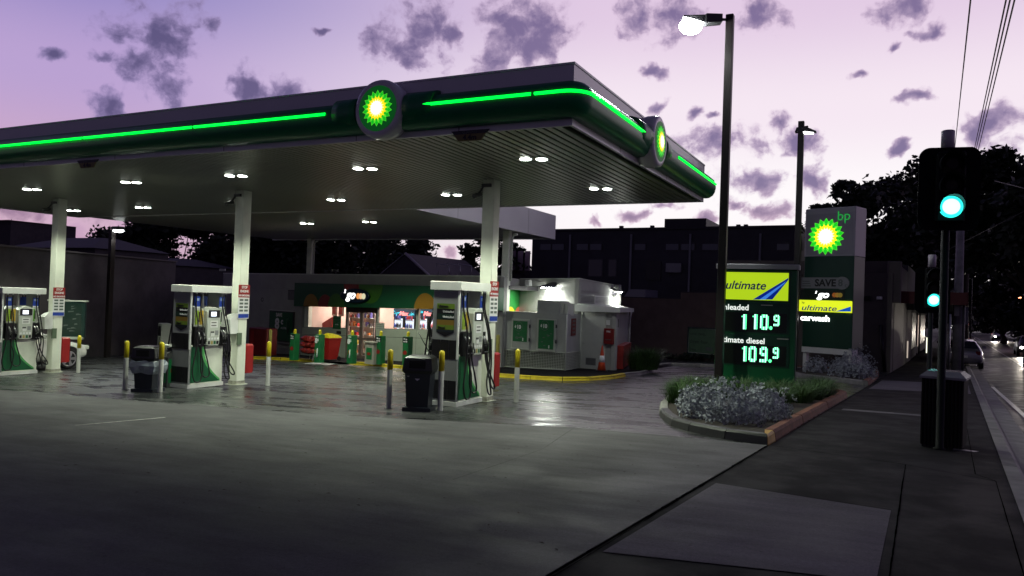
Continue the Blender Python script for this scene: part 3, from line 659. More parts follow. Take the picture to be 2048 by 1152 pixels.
# bins with window-cleaning stands
def make_bin(P, bag, lab, rz):
    t = thing('rubbish_bin', lab, 'bin', P, rz)
    navy = mat('bin_navy', (.010, .014, .022), .4, var=.2)
    b = MB(); b.loft([[(-.26, -.24, 0), (.26, -.24, 0), (.26, .24, 0), (-.26, .24, 0)], [(-.26, -.24, .08), (.26, -.24, .08), (.26, .24, .08), (-.26, .24, .08)], [(-.20, -.19, .09), (.20, -.19, .09), (.20, .19, .09), (-.20, .19, .09)], [(-.235, -.22, .70), (.235, -.22, .70), (.235, .22, .70), (-.235, .22, .70)]], navy); b.build('body', t)
    b = MB(); b.loft([[(-.25, -.235, .70), (.25, -.235, .70), (.25, .235, .70), (-.25, .235, .70)], [(-.28, -.26, .76), (.28, -.26, .76), (.28, .26, .76), (-.28, .26, .76)], [(-.25, -.23, .98), (.25, -.23, .98), (.25, .23, .98), (-.25, .23, .98)], [(-.19, -.17, 1.02), (.19, -.17, 1.02), (.19, .17, 1.02), (-.19, .17, 1.02)]], black)
    b.box(-.15, .15, -.262, -.25, .80, .94, mat('slot_black', (.002, .002, .002), .9)); b.build('lid', t)
    if bag:
        m = mat('bin_liner', (.25, .28, .32), .25, bump=1., bs=14, spec=.8); b = MB(); rings = []
        for z, k in ((.42, 1.0), (.50, 1.12), (.58, 1.16), (.66, 1.12), (.70, 1.03)):
            rings.append([((.245*k+random.uniform(-.018, .018))*cx, (.235*k+random.uniform(-.018, .018))*cy, z+random.uniform(-.025, .025)) for cx, cy in ((-1, -1), (-.6, -1.03), (-.2, -1), (.2, -1.03), (.6, -1), (1, -1), (1.02, -.3), (1, .3), (1, 1), (.3, 1), (-.3, 1), (-1, 1), (-1.02, .3), (-1, -.3))])
        b.loft(rings, m, cap=False, smooth=False); b.build('liner', t)
    else:
        b = MB(); b.box(-.22, .22, -.236, -.215, .60, .64, lgrey) if False else b.face([(-.05, -.225, .61), (.05, -.225, .61), (0, -.23, .57)], steel); b.face([(-.2, -.232, .655), (-.14, -.232, .655), (-.17, -.23, .635)], steel); b.build('label_mark', t)
def make_stand(P, lab, sq):
    t = thing('squeegee_stand', lab, 'squeegee stand', P)
    b = MB(); b.loft([[(-.17, -.15, 0), (.17, -.15, 0), (.17, .15, 0), (-.17, .15, 0)], [(-.17, -.15, .80), (.17, -.15, .80), (.17, .15, .80), (-.17, .15, .80)], [(-.19, -.17, .82), (.19, -.17, .82), (.19, .17, .98), (-.19, .17, .98)]], dgrey); b.build('cabinet', t)
    b = MB(); b.box(.171, .176, -.12, .12, .12, .68, green_p); b.box(.176, .179, -.06, .06, .36, .46, redm); b.box(-.12, .12, -.156, -.151, .12, .68, green_p); b.box(-.07, .07, -.159, -.156, .36, .46, redm); b.build('poster', t)
    b = MB(); b.bbox(-.16, .16, -.13, .13, .98, 1.02, lgrey, .01); b.build('bucket_rim', t)
    if sq:
        b = MB(); b.tube([(-.05, 0, 1.0), (-.12, -.02, 1.6), (.05, .05, 2.2)], .018, black); b.tube([(-.02, .02, 1.0), (.0, .03, 1.45), (.08, .05, 2.1)], .014, black); b.tube([(.05, 0, 1.02), (-.1, .02, 1.5), (-.16, .02, 1.65)], .03, black)
        b.tube([(-.30, -.1, 1.42), (-.05, -.05, 1.02)], .01, black); b.build('squeegee', t)
P = gnd(296, 783); make_bin(P, True, 'dark bin with a clear bag spilling over its rim, between two bollards', .35)
P = gnd(838, 821); make_bin(P, False, 'black square bin standing left of the right pump', .35)
P = gnd(334, 774); make_stand(P, 'dark squeegee stand with a green poster behind the bagged bin', False)
P = gnd(862, 806); make_stand(P, 'dark squeegee stand with black poles behind the square bin', True)
# air and water unit
P = gnd(327, 715); t = thing('air_water_unit', 'pale air and water unit standing behind the middle pump', 'air unit', P, -.5); b = MB(); b.bbox(-.42, .42, -.2, .2, 0, 1.5, lgrey, .03); b.build('cabinet', t)
b = MB(); b.box(-.34, .30, -.206, -.2, .95, 1.38, black); b.build('window', t); b = MB(); b.tube([(.2, -.22, .9), (.35, -.3, .5), (.5, -.28, .2), (.4, -.26, .05), (.2, -.26, .12), (.1, -.22, .7)], .015, rubber); b.build('hose', t)
# left: poster cabinet, wall, pole
# ================================================================== SHOP
SA = (-33.0, 29.85); SB = (-12.75, 24.8); ZP = 2.33
sh = Fac(SA, SB, 0.0)
shop = thing('service_station_shop', 'low pale shop with green awning fascia and lit windows behind the pumps', 'shop', (SA[0], SA[1], H(*SA)), sh.rz)
z_off = H(*SA)
def sb(mb, name, par=None):
    for v in mb.v: v.z -= z_off
    return mb.build(name, par or shop)
q = sh.q
xL = q(443, 640)[0]; xO0 = q(604, 640)[0]; xO1 = q(988, 640)[0]; xR = sh.len; xg = q(600, 590)[0]
zt_ = ZP; zgt = 1.93
za1 = q(620, 613.0)[1]; xa1 = q(620, 613)[0]; za2 = q(845, 617.8)[1]; xa2 = q(845, 617)[0]
def zgb(x): return za1 + (za2-za1)/(xa2-xa1)*(x-xa1)        # underside of the awning follows the site
def zb(x): p = sh.loc(x); return H(p.x, p.y)+.09
def slab(mb, x0, x1, y0, y1, zf0, zf1, m):    # box whose top/bottom may slope along x
    f0 = zf0 if callable(zf0) else (lambda x: zf0); f1 = zf1 if callable(zf1) else (lambda x: zf1)
    mb.loft([[(x0, y0, f0(x0)), (x0, y1, f0(x0)), (x0, y1, f1(x0)), (x0, y0, f1(x0))], [(x1, y0, f0(x1)), (x1, y1, f0(x1)), (x1, y1, f1(x1)), (x1, y0, f1(x1))]], m)
w = MB()
slab(w, xL, xO0, 0, .2, lambda x: zb(x)-.3, zt_, wall_m); slab(w, xO1, xR, 0, .2, lambda x: zb(x)-.3, zt_, wall_m); slab(w, xO0, xO1, 0, .2, zgb, zt_, wall_m)
slab(w, xL, xR-.1, -.012, .212, zt_, zt_+.05, lgrey)
slab(w, xL, xL+.2, .2, 8, lambda x: zb(x)-.3, zt_, wall_m); slab(w, xL, xO0, -.004, 0, 1.62, 1.635, grey)
slab(w, xL+.2, xR, 7.8, 8, -2.5, zt_, wall_m); slab(w, xL+.2, xR-.1, .2, 7.8, zt_-.45, zt_-.3, dark_roof)
sb(w, 'wall')
# awning fascia with coloured dots
a = MB(); slab(a, xg, xR+.02, -.32, 0, zgb, zgt, mat('awning_green', (.006, .08, .03), .4))
ao = sb(a, 'awning')
d = MB()
def half(px, r, m, full=False, zc=None, k=0):
    cx = q(px, 600, -.33)[0]; z0 = zgb(cx) if zc is None else zc
    pts = []
    for a_, b_ in ell(cx, z0+.01, r, r*1.0, 40, 0, 2*pi):
        pts.append((min(max(a_, xg+.01), xR), min(max(b_, zgb(a_)+.005), zgt-.005)))
    d = MB(); d.poly(pts, -.324-.003*k-.002, -.322, m)
    for v in d.v: v.z -= z_off
    d.build('awning_dot', ao)
o_ = mat('dot_orange', (.30, .15, .01), .5); r_o = mat('dot_red', (.22, .02, .01), .5); g_o = mat('dot_green', (.04, .15, .01), .5)
half(650, .55, r_o, k=0); half(672, .6, g_o, k=1); half(622, .58, o_, k=2); half(703, .6, r_o, zc=1.95, k=0); half(740, .8, g_o, zc=1.9, k=1); half(850, .62, o_, k=2)
half(700, .5, mat('dot_brown', (.16, .07, .02), .5), zc=2.0, k=3)
# sign: dark blue oval, ²go
sx, sz = q(711, 592, -.34)
s = MB(); s.loft([[(p, y, r) for p, r in ell(sx, sz, rx, rz_, 36)] for rx, rz_, y in ((1.02, .32, -.34), (1.02, .32, -.40), (.96, .27, -.43))], mat('sign_navy', (.004, .02, .045), .3), smooth=True)
so = sb(s, 'oval_sign'); e_w = emis('lit_white', (1, 1, 1), 2.4)
text('2', .22, e_w, so, sx-.70, sz+.12-z_off, -.435, shear=.3, bold=.008); text('go', .52, e_w, so, sx-.52, sz-.12-z_off, -.435, shear=.3, bold=.016, sx=1.15)
for k, c in enumerate(((.9, .35, .1), (.9, .55, .3), (.75, .7, .45))):
    gb = MB(); gb.poly(ell(sx+.30+.19*k, sz, .13, .13, 16), -.44-.003*k, -.435, emis('go_dot%d' % k, c, .9))
    for v in gb.v: v.z -= z_off
    gb.build('sign_dot', so)
# glazing: mullions, lower panels, panes
fr = mat('window_frame', (.33, .35, .31), .45, var=.1)
pn = mat('panel_under_window', (.42, .46, .38), .5, var=.1, vs=1.5)
xm = [q(p, 650)[0] for p in (604, 692, 752, 833, 905, 988)]
zk_ = (q(800, 659.5)[1]-zb(q(800, 659)[0])+q(650, 657)[1]-zb(q(650, 657)[0]))/2; zs = lambda x: zb(x)+zk_; pass
for i, (a_, b_) in enumerate(((0, 1), (2, 3), (3, 4), (4, 5))):
    x0, x1 = xm[a_], xm[b_]
    wn = MB(); slab(wn, x0, x0+.08, .02, .12, zs, zgb, fr); slab(wn, x1-.07, x1, .02, .12, zs, zgb, fr); slab(wn, x0+.08, x1-.07, .02, .12, zs, lambda x: zs(x)+.05, fr)
    o = sb(wn, 'window'); gp = MB(); slab(gp, x0+.08, x1-.07, .06, .07, lambda x: zs(x)+.05, zgb, glass_s)
    for v in gp.v: v.z -= z_off
    gp.build('pane', o)
    lp = MB(); slab(lp, x0, x1, .0, .14, lambda x: zb(x)-.3, zs, pn)
    if i == 3: slab(lp, x0+.08, x1-.07, .15, .2, zs, zgb, mat('bay_backing', (.05, .02, .018), .6, var=.5, vs=3))
    slab(lp, x0, x1, -.004, 0, lambda x: zs(x)-.32, lambda x: zs(x)-.305, dgrey); slab(lp, x0, x0+.012, -.004, 0, zb, zs, dgrey); sb(lp, 'lower_panel')
dr = MB(); x0, x1 = xm[1], xm[2]; xc = (x0+x1)/2; doorf = mat('door_frame', (.16, .12, .10), .5, var=.1)
slab(dr, x0, x1, .0, .14, lambda x: zgb(x)-.22, zgb, mat('door_header', (.05, .03, .02), .5))
for a_, b_ in ((x0, x0+.09), (xc-.10, xc+.10), (x1-.09, x1)): slab(dr, a_, b_, .02, .1, zb, lambda x: zgb(x)-.22, doorf)
for a_, b_ in ((x0+.09, xc-.1), (xc+.1, x1-.09)): slab(dr, a_, b_, .03, .09, zb, lambda x: zb(x)+.14, doorf); slab(dr, a_, b_, .03, .09, lambda x: zb(x)+.82, lambda x: zb(x)+.92, doorf)
do = sb(dr, 'door')
gp = MB(); slab(gp, x0+.09, xc-.1, .055, .065, lambda x: zb(x)+.14, lambda x: zgb(x)-.22, glass_s); slab(gp, xc+.1, x1-.09, .055, .065, lambda x: zb(x)+.14, lambda x: zgb(x)-.22, glass_s)
for v in gp.v: v.z -= z_off
gp.build('pane', do)
# room
rm = MB(); wi = mat('interior_wall', (.60, .46, .41), .7, var=.08)
D = 3.5; xI1 = q(905, 640)[0]
slab(rm, xO0-.1, xI1+.1, D, D+.1, -1.6, 1.75, wi); slab(rm, xO0-.25, xO0-.1, .2, D, -1.6, 1.75, wi); slab(rm, xI1+.1, xI1+.25, .2, D, -1.6, 1.75, wi); slab(rm, xO0-.1, xI1+.1, .2, D, 1.70, 1.75, white); slab(rm, xO0-.1, xI1+.1, .2, D, -1.55, lambda x: zb(x)+.02, mat('shop_floor', (.3, .27, .25), .3)); sb(rm, 'interior')
for k in range(4):
    lx = xO0+1.1+k*(xI1-xO0-2.0)/3; l = MB(); l.box(lx-.6, lx+.6, 1.9, 2.15, 1.66-z_off, 1.69-z_off, emis('shop_tube', (1, .93, .86), 5)); lo_ = l.build('ceiling_lamp', shop)
    lamp('AREA', 'room_light', shop, (lx, 2.2, 1.62-z_off), 125, (1, .84, .76), 1.0)
# back-room door, framed
bd_ = MB(); x0, x1, z0, z1 = sh.rect(615, 616, 641, 668, D-.02); bd_.box(x0, x1, D-.06, D-.005, -1.45-z_off, z1+.1-z_off, mat('white_door', (.60, .52, .48), .5)); bd_.box(x1+.02, x1+.22, D-.08, D-.005, -1.45-z_off, z1+.15-z_off, doorf); bd_.build('inner_door', shop)
def shop_item(mb, name, label, cat, group=None):
    # move to own base in world space
    c = V((sum(v.x for v in mb.v)/len(mb.v), sum(v.y for v in mb.v)/len(mb.v), min(v.z for v in mb.v)))
    for v in mb.v: v -= c
    o = mb.build(name, None, sh.loc(c.x, c.y, c.z), sh.rz); return tag(o, label, cat, group)
x0, x1, z0, z1 = sh.rect(648, 637, 668, 657, 1.2); b = MB(); b.loft([[(x0, 1.1, zb(x0)), (x1, 1.1, zb(x0)), (x1, 1.5, zb(x0)), (x0, 1.5, zb(x0))], [(x0, 1.1, z0+.25), (x1, 1.1, z1+.1), (x1, 1.5, z1+.1), (x0, 1.5, z0+.25)]], redm); shop_item(b, 'display_stand', 'red sloping display stand behind the left shop window', 'display stand')
x0, x1, z0, z1 = sh.rect(666, 632, 682, 658, -.0); b = MB(); b.box(x0, x1, -.012, .0, z0, z1, green_p); o = shop_item(b, 'window_poster', 'green notice poster on the left shop window', 'poster')
hh = z1-z0
for k, t_ in enumerate(('OPEN', '24 HOURS', 'PAY HERE', 'AFTER', '8 PM')): text(t_, .085, txt_g if k != 3 else txt_w, o, 0, hh*.82-hh*.175*k, -.0075, align='CENTER')
x0, x1, z0, z1 = sh.rect(752, 646, 769, 661, .01); b = MB(); b.box(x0, x1, -.005, .012, z0, z1, mat('pale_notice', (.45, .48, .42), .5)); 
for k in range(4): b.box(x0+.05, x1-.06, -.0065, -.005, z0+.07+.09*k, z0+.085+.09*k, txt_g)
shop_item(b, 'window_notice', 'pale notice on the window right of the shop door', 'notice')
x0, x1, z0, z1 = sh.rect(673, 662, 682, 668, -.01); b = MB(); b.box(x0, x1, -.012, .0, z0, z1, black); shop_item(b, 'night_drawer', 'small black drawer below the left shop window', 'night drawer')
# shelves with packets, one stand behind each door leaf
rs = random.Random(3)
pc = [mat('packet_%d' % i, c, .4, var=.4, vs=25) for i, c in enumerate(((.5, .04, .04), (.65, .6, .55), (.55, .4, .08), (.12, .1, .3), (.7, .45, .4), (.06, .05, .05), (.55, .18, .05), (.75, .7, .65)))]
def shelf(px0, px1, dep, lab, nsh=6, top=1.35, lean=0):
    x0 = q(px0, 640, dep)[0]; x1 = q(px1, 640, dep)[0]; base = zb(x0)
    c = sh.loc((x0+x1)/2, dep); w2 = (x1-x0)/2; t = thing('display_shelf', lab, 'display shelf', (c.x, c.y, base), sh.rz, 'stocked shelves inside the shop')
    fr_ = MB(); Ht = top-base
    for s_ in (-1, 1): fr_.box(s_*w2-.02, s_*w2+.02, .3, .34, 0, Ht, dgrey)
    fr_.box(-w2, w2, .34, .37, 0, Ht, wi); fr_.build('frame', t)
    for k in range(nsh):
        z = .15+k*(Ht-.3)/(nsh-1) if nsh > 1 else .5; b = MB(); dd = .02+.02*k; b.box(-w2, w2, dd, .33, z-.03, z, lgrey); b.build('shelf', t)
        p = MB(); x = -w2+.03
        while x < w2-.08:
            wd = rs.uniform(.05, .14); hgt = rs.uniform(.10, min(.26, (Ht-.3)/(nsh-1)*.8))
            if rs.random() < .9: p.bbox(x, min(x+wd, w2-.02), dd+.03, dd+.16, z+.002, z+hgt, rs.choice(pc), .008)
            x += wd+.012
        s_ = p.build('packets', t); s_['kind'] = 'stuff'
shelf(690, 713, 1.6, 'shelf of bright packets behind the left leaf of the shop door', 7); shelf(716, 738, 1.9, 'shelf of packets behind the right leaf of the shop door', 7)
shelf(775, 832, .45, 'low shelf of orange snacks under the window in front of the fridges', 4, zb(xm[2])+1.32)
shelf(838, 870, .5, 'low shelf of jars right of the snacks', 4, zb(xm[3])+1.26)
b = MB(); x_ = q(664, 620, 1.0)[0]; 
for k in range(2): b.box(x_+.5*k, x_+.42+.5*k, 1.0, 1.02, .42, 1.0, pc[4]); b.box(x_+.06+.5*k, x_+.3+.5*k, .99, 1.0, .5, .9, pc[0])
shop_item(b, 'hanging_poster', 'pink promotional posters hanging inside beside the shop door', 'poster')
# drinks fridges
def fridge(px0, px1, lab):
    dep = 2.6; x0 = q(px0, 640, dep)[0]; x1 = q(px1, 640, dep)[0]; zT = q((px0+px1)/2, 617.5, dep)[1]; base = zb(x0)
    c = sh.loc((x0+x1)/2, dep); w2 = (x1-x0)/2; Ht = zT-base; t = thing('drinks_fridge', lab, 'fridge', (c.x, c.y, base), sh.rz, 'lit drinks fridges in the shop')
    b = MB(); b.box(-w2, w2, .05, .8, 0, Ht, black)
    b.build('cabinet', t); h = MB(); h.box(-w2+.02, w2-.02, .0, .05, Ht-.40, Ht-.03, emis('fridge_header', (.005, .03, .06), .8)); ho = h.build('header', t)
    r = MB()
    for s_ in (-1, 1):
        for k in range(14):
            a_ = rs.uniform(0, 2*pi); l = rs.uniform(.08, .30); cx = s_*(w2-.22)
            r.face([(cx, -.003, Ht-.21), (min(max(cx+l*cos(a_), -w2+.03), w2-.03), -.003, Ht-.21+.5*l*sin(a_)), (min(max(cx+l*cos(a_+.22), -w2+.03), w2-.03), -.003, Ht-.21+.5*l*sin(a_+.22))], emis('fridge_cyan', (.05, .65, .85), 1.3))
    r.build('star_burst', ho)
    text('Max', .26, emis('fridge_red', (1., .25, .25), 1.6), ho, -.02, Ht-.31, -.006, align='CENTER', shear=.25, bold=.012, sx=1.3)
    for s_ in (-1, 1):
        g_ = MB(); xa, xb = (s_*w2*.52-w2*.36, s_*w2*.52+w2*.36); g_.box(xa, xb, .02, .05, .2, Ht-.46, emis('fridge_glow', (.80, .86, 1.), 1.1))
        gd = g_.build('door', t); bt = MB()
        for row in range(5):
            z = .28+row*(Ht-.8)/4.; x = xa+.05
            bt.box(xa, xb, -.02, .02, z-.03, z-.012, black)
            while x < xb-.05:
                hgt = rs.uniform(.17, .24); m_ = rs.choice((black, pc[3], pc[0], blue_m, dgrey)); bt.lathe([(.026, z), (.028, z+hgt*.6), (.012, z+hgt*.85), (.012, z+hgt)], m_, 6, x, -.01); x += rs.uniform(.062, .10)
        bo_ = bt.build('bottles', gd); bo_['kind'] = 'stuff'
fridge(786, 829, 'drinks fridge with a lit blue header, left of the window mullion'); fridge(834, 878, 'drinks fridge with a lit blue header, right of the window mullion, half hidden by hoses')
# things fixed on or standing at the shop wall
x0, x1, z0, z1 = sh.rect(539, 622, 587, 683, -.05); b = MB(); b.box(x0, x1, -.08, -.0, z0, z1, dgrey, None); b.box(x0+.05, x1-.05, -.09, -.08, z0+.05, z1-.05, green_d); b.box(x0-.02, x1+.02, -.10, 0, z0-.08, z0-.03, lgrey); b.box(x0-.02, x1+.02, -.1, 0, z1, z1+.03, lgrey); b.box(x0+.0, x1-.1, -.06, -.0, z0-.70, z0-.30, grey)
o = shop_item(b, 'fuel_offer_board', 'large dark green 8c fuel offer board on the shop wall', 'poster board'); W_ = x1-x0; Hh = z1-z0+.8
zz = .70
text('SAVE', .24, txt_w, o, -W_*.05, zz+1.22, -.075, align='CENTER', bold=.006); text('8', .72, txt_w, o, -W_*.12, zz+.62, -.075, align='CENTER', bold=.03); text('c', .42, txt_w, o, W_*.08, zz+.86, -.075, align='CENTER', bold=.015); text('A LITRE', .15, txt_w, o, W_*.16, zz+.62, -.075, align='CENTER')
b = MB(); b.tube([(W_*.36, -.09, zz+1.2), (W_*.40, -.09, zz+.8), (W_*.33, -.09, zz+.45), (W_*.28, -.09, zz+.8), (W_*.30, -.09, zz+1.15)], .02, txt_g, 6); b.tube([(-W_*.3, -.09, zz+.05), (-W_*.28, -.09, zz+.42)], [.08, .02], txt_w, 6); b.build('hose_drawing', o)
text('O', .30, txt_k, shop, q(522, 600)[0], q(522, 603)[1]-z_off, -.006, name='number_mark')
x0, x1, z0, z1 = sh.rect(577, 580, 599, 600, 0); b = MB(); b.box(x0, x1, -.03, 0, z0, z1, dgrey)
for k in range(7): b.box(x0+.03, x1-.03, -.036, -.03, z0+.04+k*(z1-z0-.08)/7, z0+.055+k*(z1-z0-.08)/7, grey)
shop_item(b, 'wall_vent', 'grey louvred vent high on the shop wall left of the awning', 'vent')
# cameras on the parapet
for (px, py, lab) in ((446, 547, 'pale security camera on the left end of the shop parapet'), (671, 549, 'dark security camera on the shop parapet above the awning')):
    x, z = q(px, py); p = sh.loc(x, 0, ZP+.05); s = MB(); s.tube([(0, 0, 0), (0, 0, .12)], .02, dgrey); s.bbox(-.2, .12, -.05, .05, .10, .22, lgrey if px < 500 else dgrey, .01); o = s.build('security_camera', loc=p, rz=.4); tag(o, lab, 'security camera')
# dark red shed box left of the board
p = gnd(505, 714); b = MB(); b.bbox(-.75, .75, -.3, .3, 0, 1.25, dred, .03); b.box(-.55, -.3, -.306, -.3, .2, 1.1, mat('red_edge', (.3, .01, .01), .5)); o = b.build('ice_chest', loc=(p.x, p.y+.6, p.z+.09), rz=sh.rz); tag(o, 'dark red chest against the shop wall behind the middle column', 'ice chest')
# sleeved bollards along the shop kerb
def sleeve(px, py, kind, lab):
    P = gnd(px, py, .09); t = thing('sleeved_bollard', lab, 'bollard', P, sh.rz+.1, 'green sleeved bollards before the shop')
    b = MB(); b.cyl(0, 0, 0, 1.22, .06, yellowm, 14); b.lathe([(.06, 1.22), (.04, 1.26), (0, 1.27)], yellowm, 14); b.build('post', t)
    b = MB(); b.bbox(-.14, .14, -.14, .14, .0, 1.08, green_p, .02); o = b.build('sleeve', t)
    if kind == 8:
        text('SAVE', .07, txt_w, o, 0, .99, -.143, align='CENTER', bold=.003); text('8', .26, txt_w, o, -.045, .76, -.143, align='CENTER', bold=.014); text('c', .17, txt_w, o, .055, .84, -.143, align='CENTER', bold=.008)
        c = MB(); c.tube([(.03, -.145, .22), (.04, -.145, .55)], [.035, .012], txt_w, 6); c.tube([(-.06, -.145, .35), (-.02, -.145, .5)], .012, orange, 6); c.build('nozzle_drawing', o)
    else:
        c = MB(); c.box(-.141, .141, -.142, -.14, .84, 1.06, black); c.build('header', o)
        text('Fill up', .075, txt_w, o, 0, .96, -.143, align='CENTER', bold=.003); text('and fly', .075, txt_w, o, 0, .87, -.143, align='CENTER', bold=.003)
        c = MB(); c.poly(ell(0, .47, .10, .07, 12), -.146, -.142, redm); c.poly([(-.12, .44), (.0, .58), (.12, .50), (.03, .46)], -.149, -.142, redm); c.build('red_mark', o)
    return t
sleeve(480, 712, 0, 'green sleeved bollard beside the middle column'); sleeve(588, 720, 0, 'green sleeved bollard left of the red bag pile'); sleeve(638, 725, 8, '8c sleeved bollard before the red wheelie bin'); sleeve(703, 727, 8, '8c sleeved bollard at the left door leaf'); sleeve(760, 728.5, 0, 'green sleeved bollard between the door and the white topped bollard'); sleeve(814, 731, 0, 'green sleeved bollard left of the black poles')
for (px, py, lab) in ((539, 716, 'plain yellow post behind the bollard right of the middle column'), (994, 742, 'plain yellow post behind the red guard post at the right column')):
    P = gnd(px, py, .09); b = MB(); b.lathe([(.065, 0), (.065, 1.18), (.05, 1.22), (0, 1.23)], mat('dull_yellow', (.40, .36, .08), .5, var=.15), 14); o = b.build('yellow_post', loc=P); tag(o, lab, 'post', 'plain yellow posts by the shop')
# red bag pile on a rack, red wheelie bin, small kiosk
P = gnd(622, 720.5, .09); t = thing('bag_rack', 'wire rack piled with dark red fuel bags under the shop window', 'rack', P, sh.rz)
b = MB()
for x in (-.45, .45): b.tube([(x, -.25, 0), (x, -.25, .25), (x, .25, .25), (x, .25, 0)], .014, steel, 6)
b.box(-.5, .5, -.28, .28, .24, .27, dgrey); b.tube([(.5, -.25, .05), (.62, -.25, .5)], .014, steel, 6); b.build('frame', t)
for k in range(9):
    b = MB(); rg = []; r2 = random.Random(k)
    for z, s_ in ((0, .6), (.05, 1), (.13, 1.05), (.2, .9), (.23, .4)): rg.append([(s_*.27*cos(a_)*(1+r2.uniform(-.12, .12)), s_*.20*sin(a_)*(1+r2.uniform(-.12, .12)), z+r2.uniform(-.02, .02)) for a_ in [2*pi*j/10 for j in range(10)]])
    b.loft(rg, mat('bag_red', (.20, .012, .01), .35, var=.6, vs=14), smooth=False); p = t.location+sh.d*((k % 3-1)*.32)+V((0, 0, .28+.23*(k//3)))-sh.n*.02*(k % 2)
    o = b.build('fuel_bag', loc=p, rz=r2.uniform(-.4, .4)); tag(o, 'dark red bag in the pile on the rack, %s of the %s layer' % (('left', 'middle', 'right')[k % 3], ('bottom', 'middle', 'top')[k//3]), 'bag', 'red bags piled on the rack')
P = gnd(660, 721, .09); t = thing('wheelie_bin', 'red wheelie bin with a crumpled yellow lid against the shop front', 'wheelie bin', P, sh.rz)
b = MB(); b.loft([[(-.2, -.22, .06), (.2, -.22, .06), (.2, .22, .06), (-.2, .22, .06)], [(-.29, -.29, .88), (.29, -.29, .88), (.29, .3, .88), (-.29, .3, .88)], [(-.31, -.31, .90), (.31, -.31, .90), (.31, .32, .90), (-.31, .32, .90)], [(-.31, -.31, .94), (.31, -.31, .94), (.31, .32, .94), (-.31, .32, .94)]], redm); b.build('body', t)
b = MB(); b.loft([[(-.31, -.31, .94), (0, -.33, .95), (.31, -.3, .94), (.31, .32, .94), (-.31, .32, .94)], [(-.34, -.3, .98), (-.05, -.32, 1.08), (.25, -.28, 1.02), (.28, .3, 1.0), (-.28, .3, 1.05)], [(-.22, -.2, 1.06), (0, -.2, 1.13), (.2, -.18, 1.1), (.2, .2, 1.05), (-.2, .2, 1.1)]], yellowm); b.build('lid', t)
b = MB()
for s_ in (-1, 1): b = MB(); b.tube([(s_*.22, .26, .09), (s_*.27, .26, .09)], .09, black, 14); b.build('wheel', t)
b = MB(); b.box(-.27, -.02, -.275, -.26, .62, .76, orange); b.build('sticker', t)
P = gnd(742, 728, .09); t = thing('sandwich_board', 'grey waste stand with a small green poster before the right door leaf', 'sandwich board', P, sh.rz)
b = MB(); b.bbox(-.27, .27, -.12, .12, 0, .80, mat('stand_grey', (.30, .28, .24), .5), .03); b.bbox(-.31, .31, -.15, .15, .80, .86, mat('stand_grey', (.3, .28, .24), .5), .02); b.build('board', t); b = MB(); b.box(-.15, .17, -.13, -.121, .18, .62, green_p); b.box(-.09, .10, -.134, -.13, .34, .44, redm); b.build('poster', t)
# ------------------------------------------------------------------ right end of the shop: side walls
C0 = V((-12.75, 24.8, 0))
def kcol(px, y, py=600): P = aty(px, py, y); return V((P.x, P.y, 0))
C1 = kcol(1038.5, 27.2); C2 = kcol(1155, 26.35, 640); C3 = kcol(1234, 33.5, 640)
zC1 = zat(558.3, C1.x, C1.y); zC2 = zat(557.7, C2.x, C2.y); zC3 = zat(572, C3.x, C3.y)
w = MB(); base_ = V(shop.location)
def wl(A, B, za, zb_, m, z0=-1.6, th=.15, mb=None):
    d = (B-A).normalized(); n = V((-d.y, d.x, 0))*th; k = mb or w
    z0a, z0b = (z0, z0) if not isinstance(z0, tuple) else z0
    k.loft([[A+V((0, 0, z0a)), A+n+V((0, 0, z0a)), A+n+V((0, 0, za)), A+V((0, 0, za))], [B+V((0, 0, z0b)), B+n+V((0, 0, z0b)), B+n+V((0, 0, zb_)), B+V((0, 0, zb_))]], m)
wl(C0, C1, ZP, zC1, wall_m); wl(C1, C2, zC1, zC2, wall_m); wl(C2, C3, zC2-.42, zC3-.42, wall_m)
annex = thing('shop_annex', 'pale side wing of the shop lit by two wall lamps', 'building', (C1.x, C1.y, H(C1.x, C1.y)))
def an(mb, name, par=None):
    for v in mb.v: v -= annex.location
    return mb.build(name, par or annex)
an(w, 'wall'); w = MB()
wl(C2+V((.03, -.03, 0)), C3+V((.03, 0, 0)), zC2, zC3, wall_m, (zC2-.42, zC3-.42)); o = an(w, 'parapet'); w = MB()
wl(C1-V((.0, .02, 0)), C2-V((0, .02, 0)), zC1+.03, zC2+.03, lgrey, (zC1, zC2)); wl(C2+V((.05, -.03, 0)), C3+V((.05, 0, 0)), zC2+.03, zC3+.03, lgrey, (zC2, zC3)); an(w, 'coping'); w = MB()
rf = [C0+V((-.2, .3, ZP-.3)), C1+V((0, .2, ZP-.3)), C2+V((-.1, .2, zC2-.3)), C3+V((-.2, 0, zC3-.3)), C3+V((-8, 0, zC3-.3)), C0+V((-3, 8, ZP-.3))]
w.face(rf, dark_roof); an(w, 'roof')
# green painted end with yellow and red dots
w = MB(); nn = V(((C1-C0).y, -(C1-C0).x, 0)).normalized()*.012; U = (C1-C0)
g1 = lambda f, z, e=0: C0+U*f+nn*(1+e)+V((0, 0, z))
zG = lambda f: 1.86+.06*f
w.face([g1(0, .75), g1(1, .75), g1(1, zG(1)), g1(0, zG(0))], mat('wall_green', (.01, .20, .03), .5))
def wd(fc, zc, rf_, rz_, m, e): w.face([g1(min(1, max(0, fc+rf_*cos(a))), max(.75, zc+rz_*sin(a)), e) for a in [pi*k/20 for k in range(21)]][::-1], m)
wd(.42, .78, .33, .46, mat('dot_sunny', (.62, .58, .02), .5), .4); wd(.98, .78, .3, .46, mat('dot_coral', (.55, .12, .05), .5), .2)
an(w, 'painted_end')
# downpipe and roof pipes by the corner
w.tube([C1+V((.4, -.1, 2.0)), C1+V((.4, -.1, 1.2))], .02, lgrey, 6); an(w, 'cable')
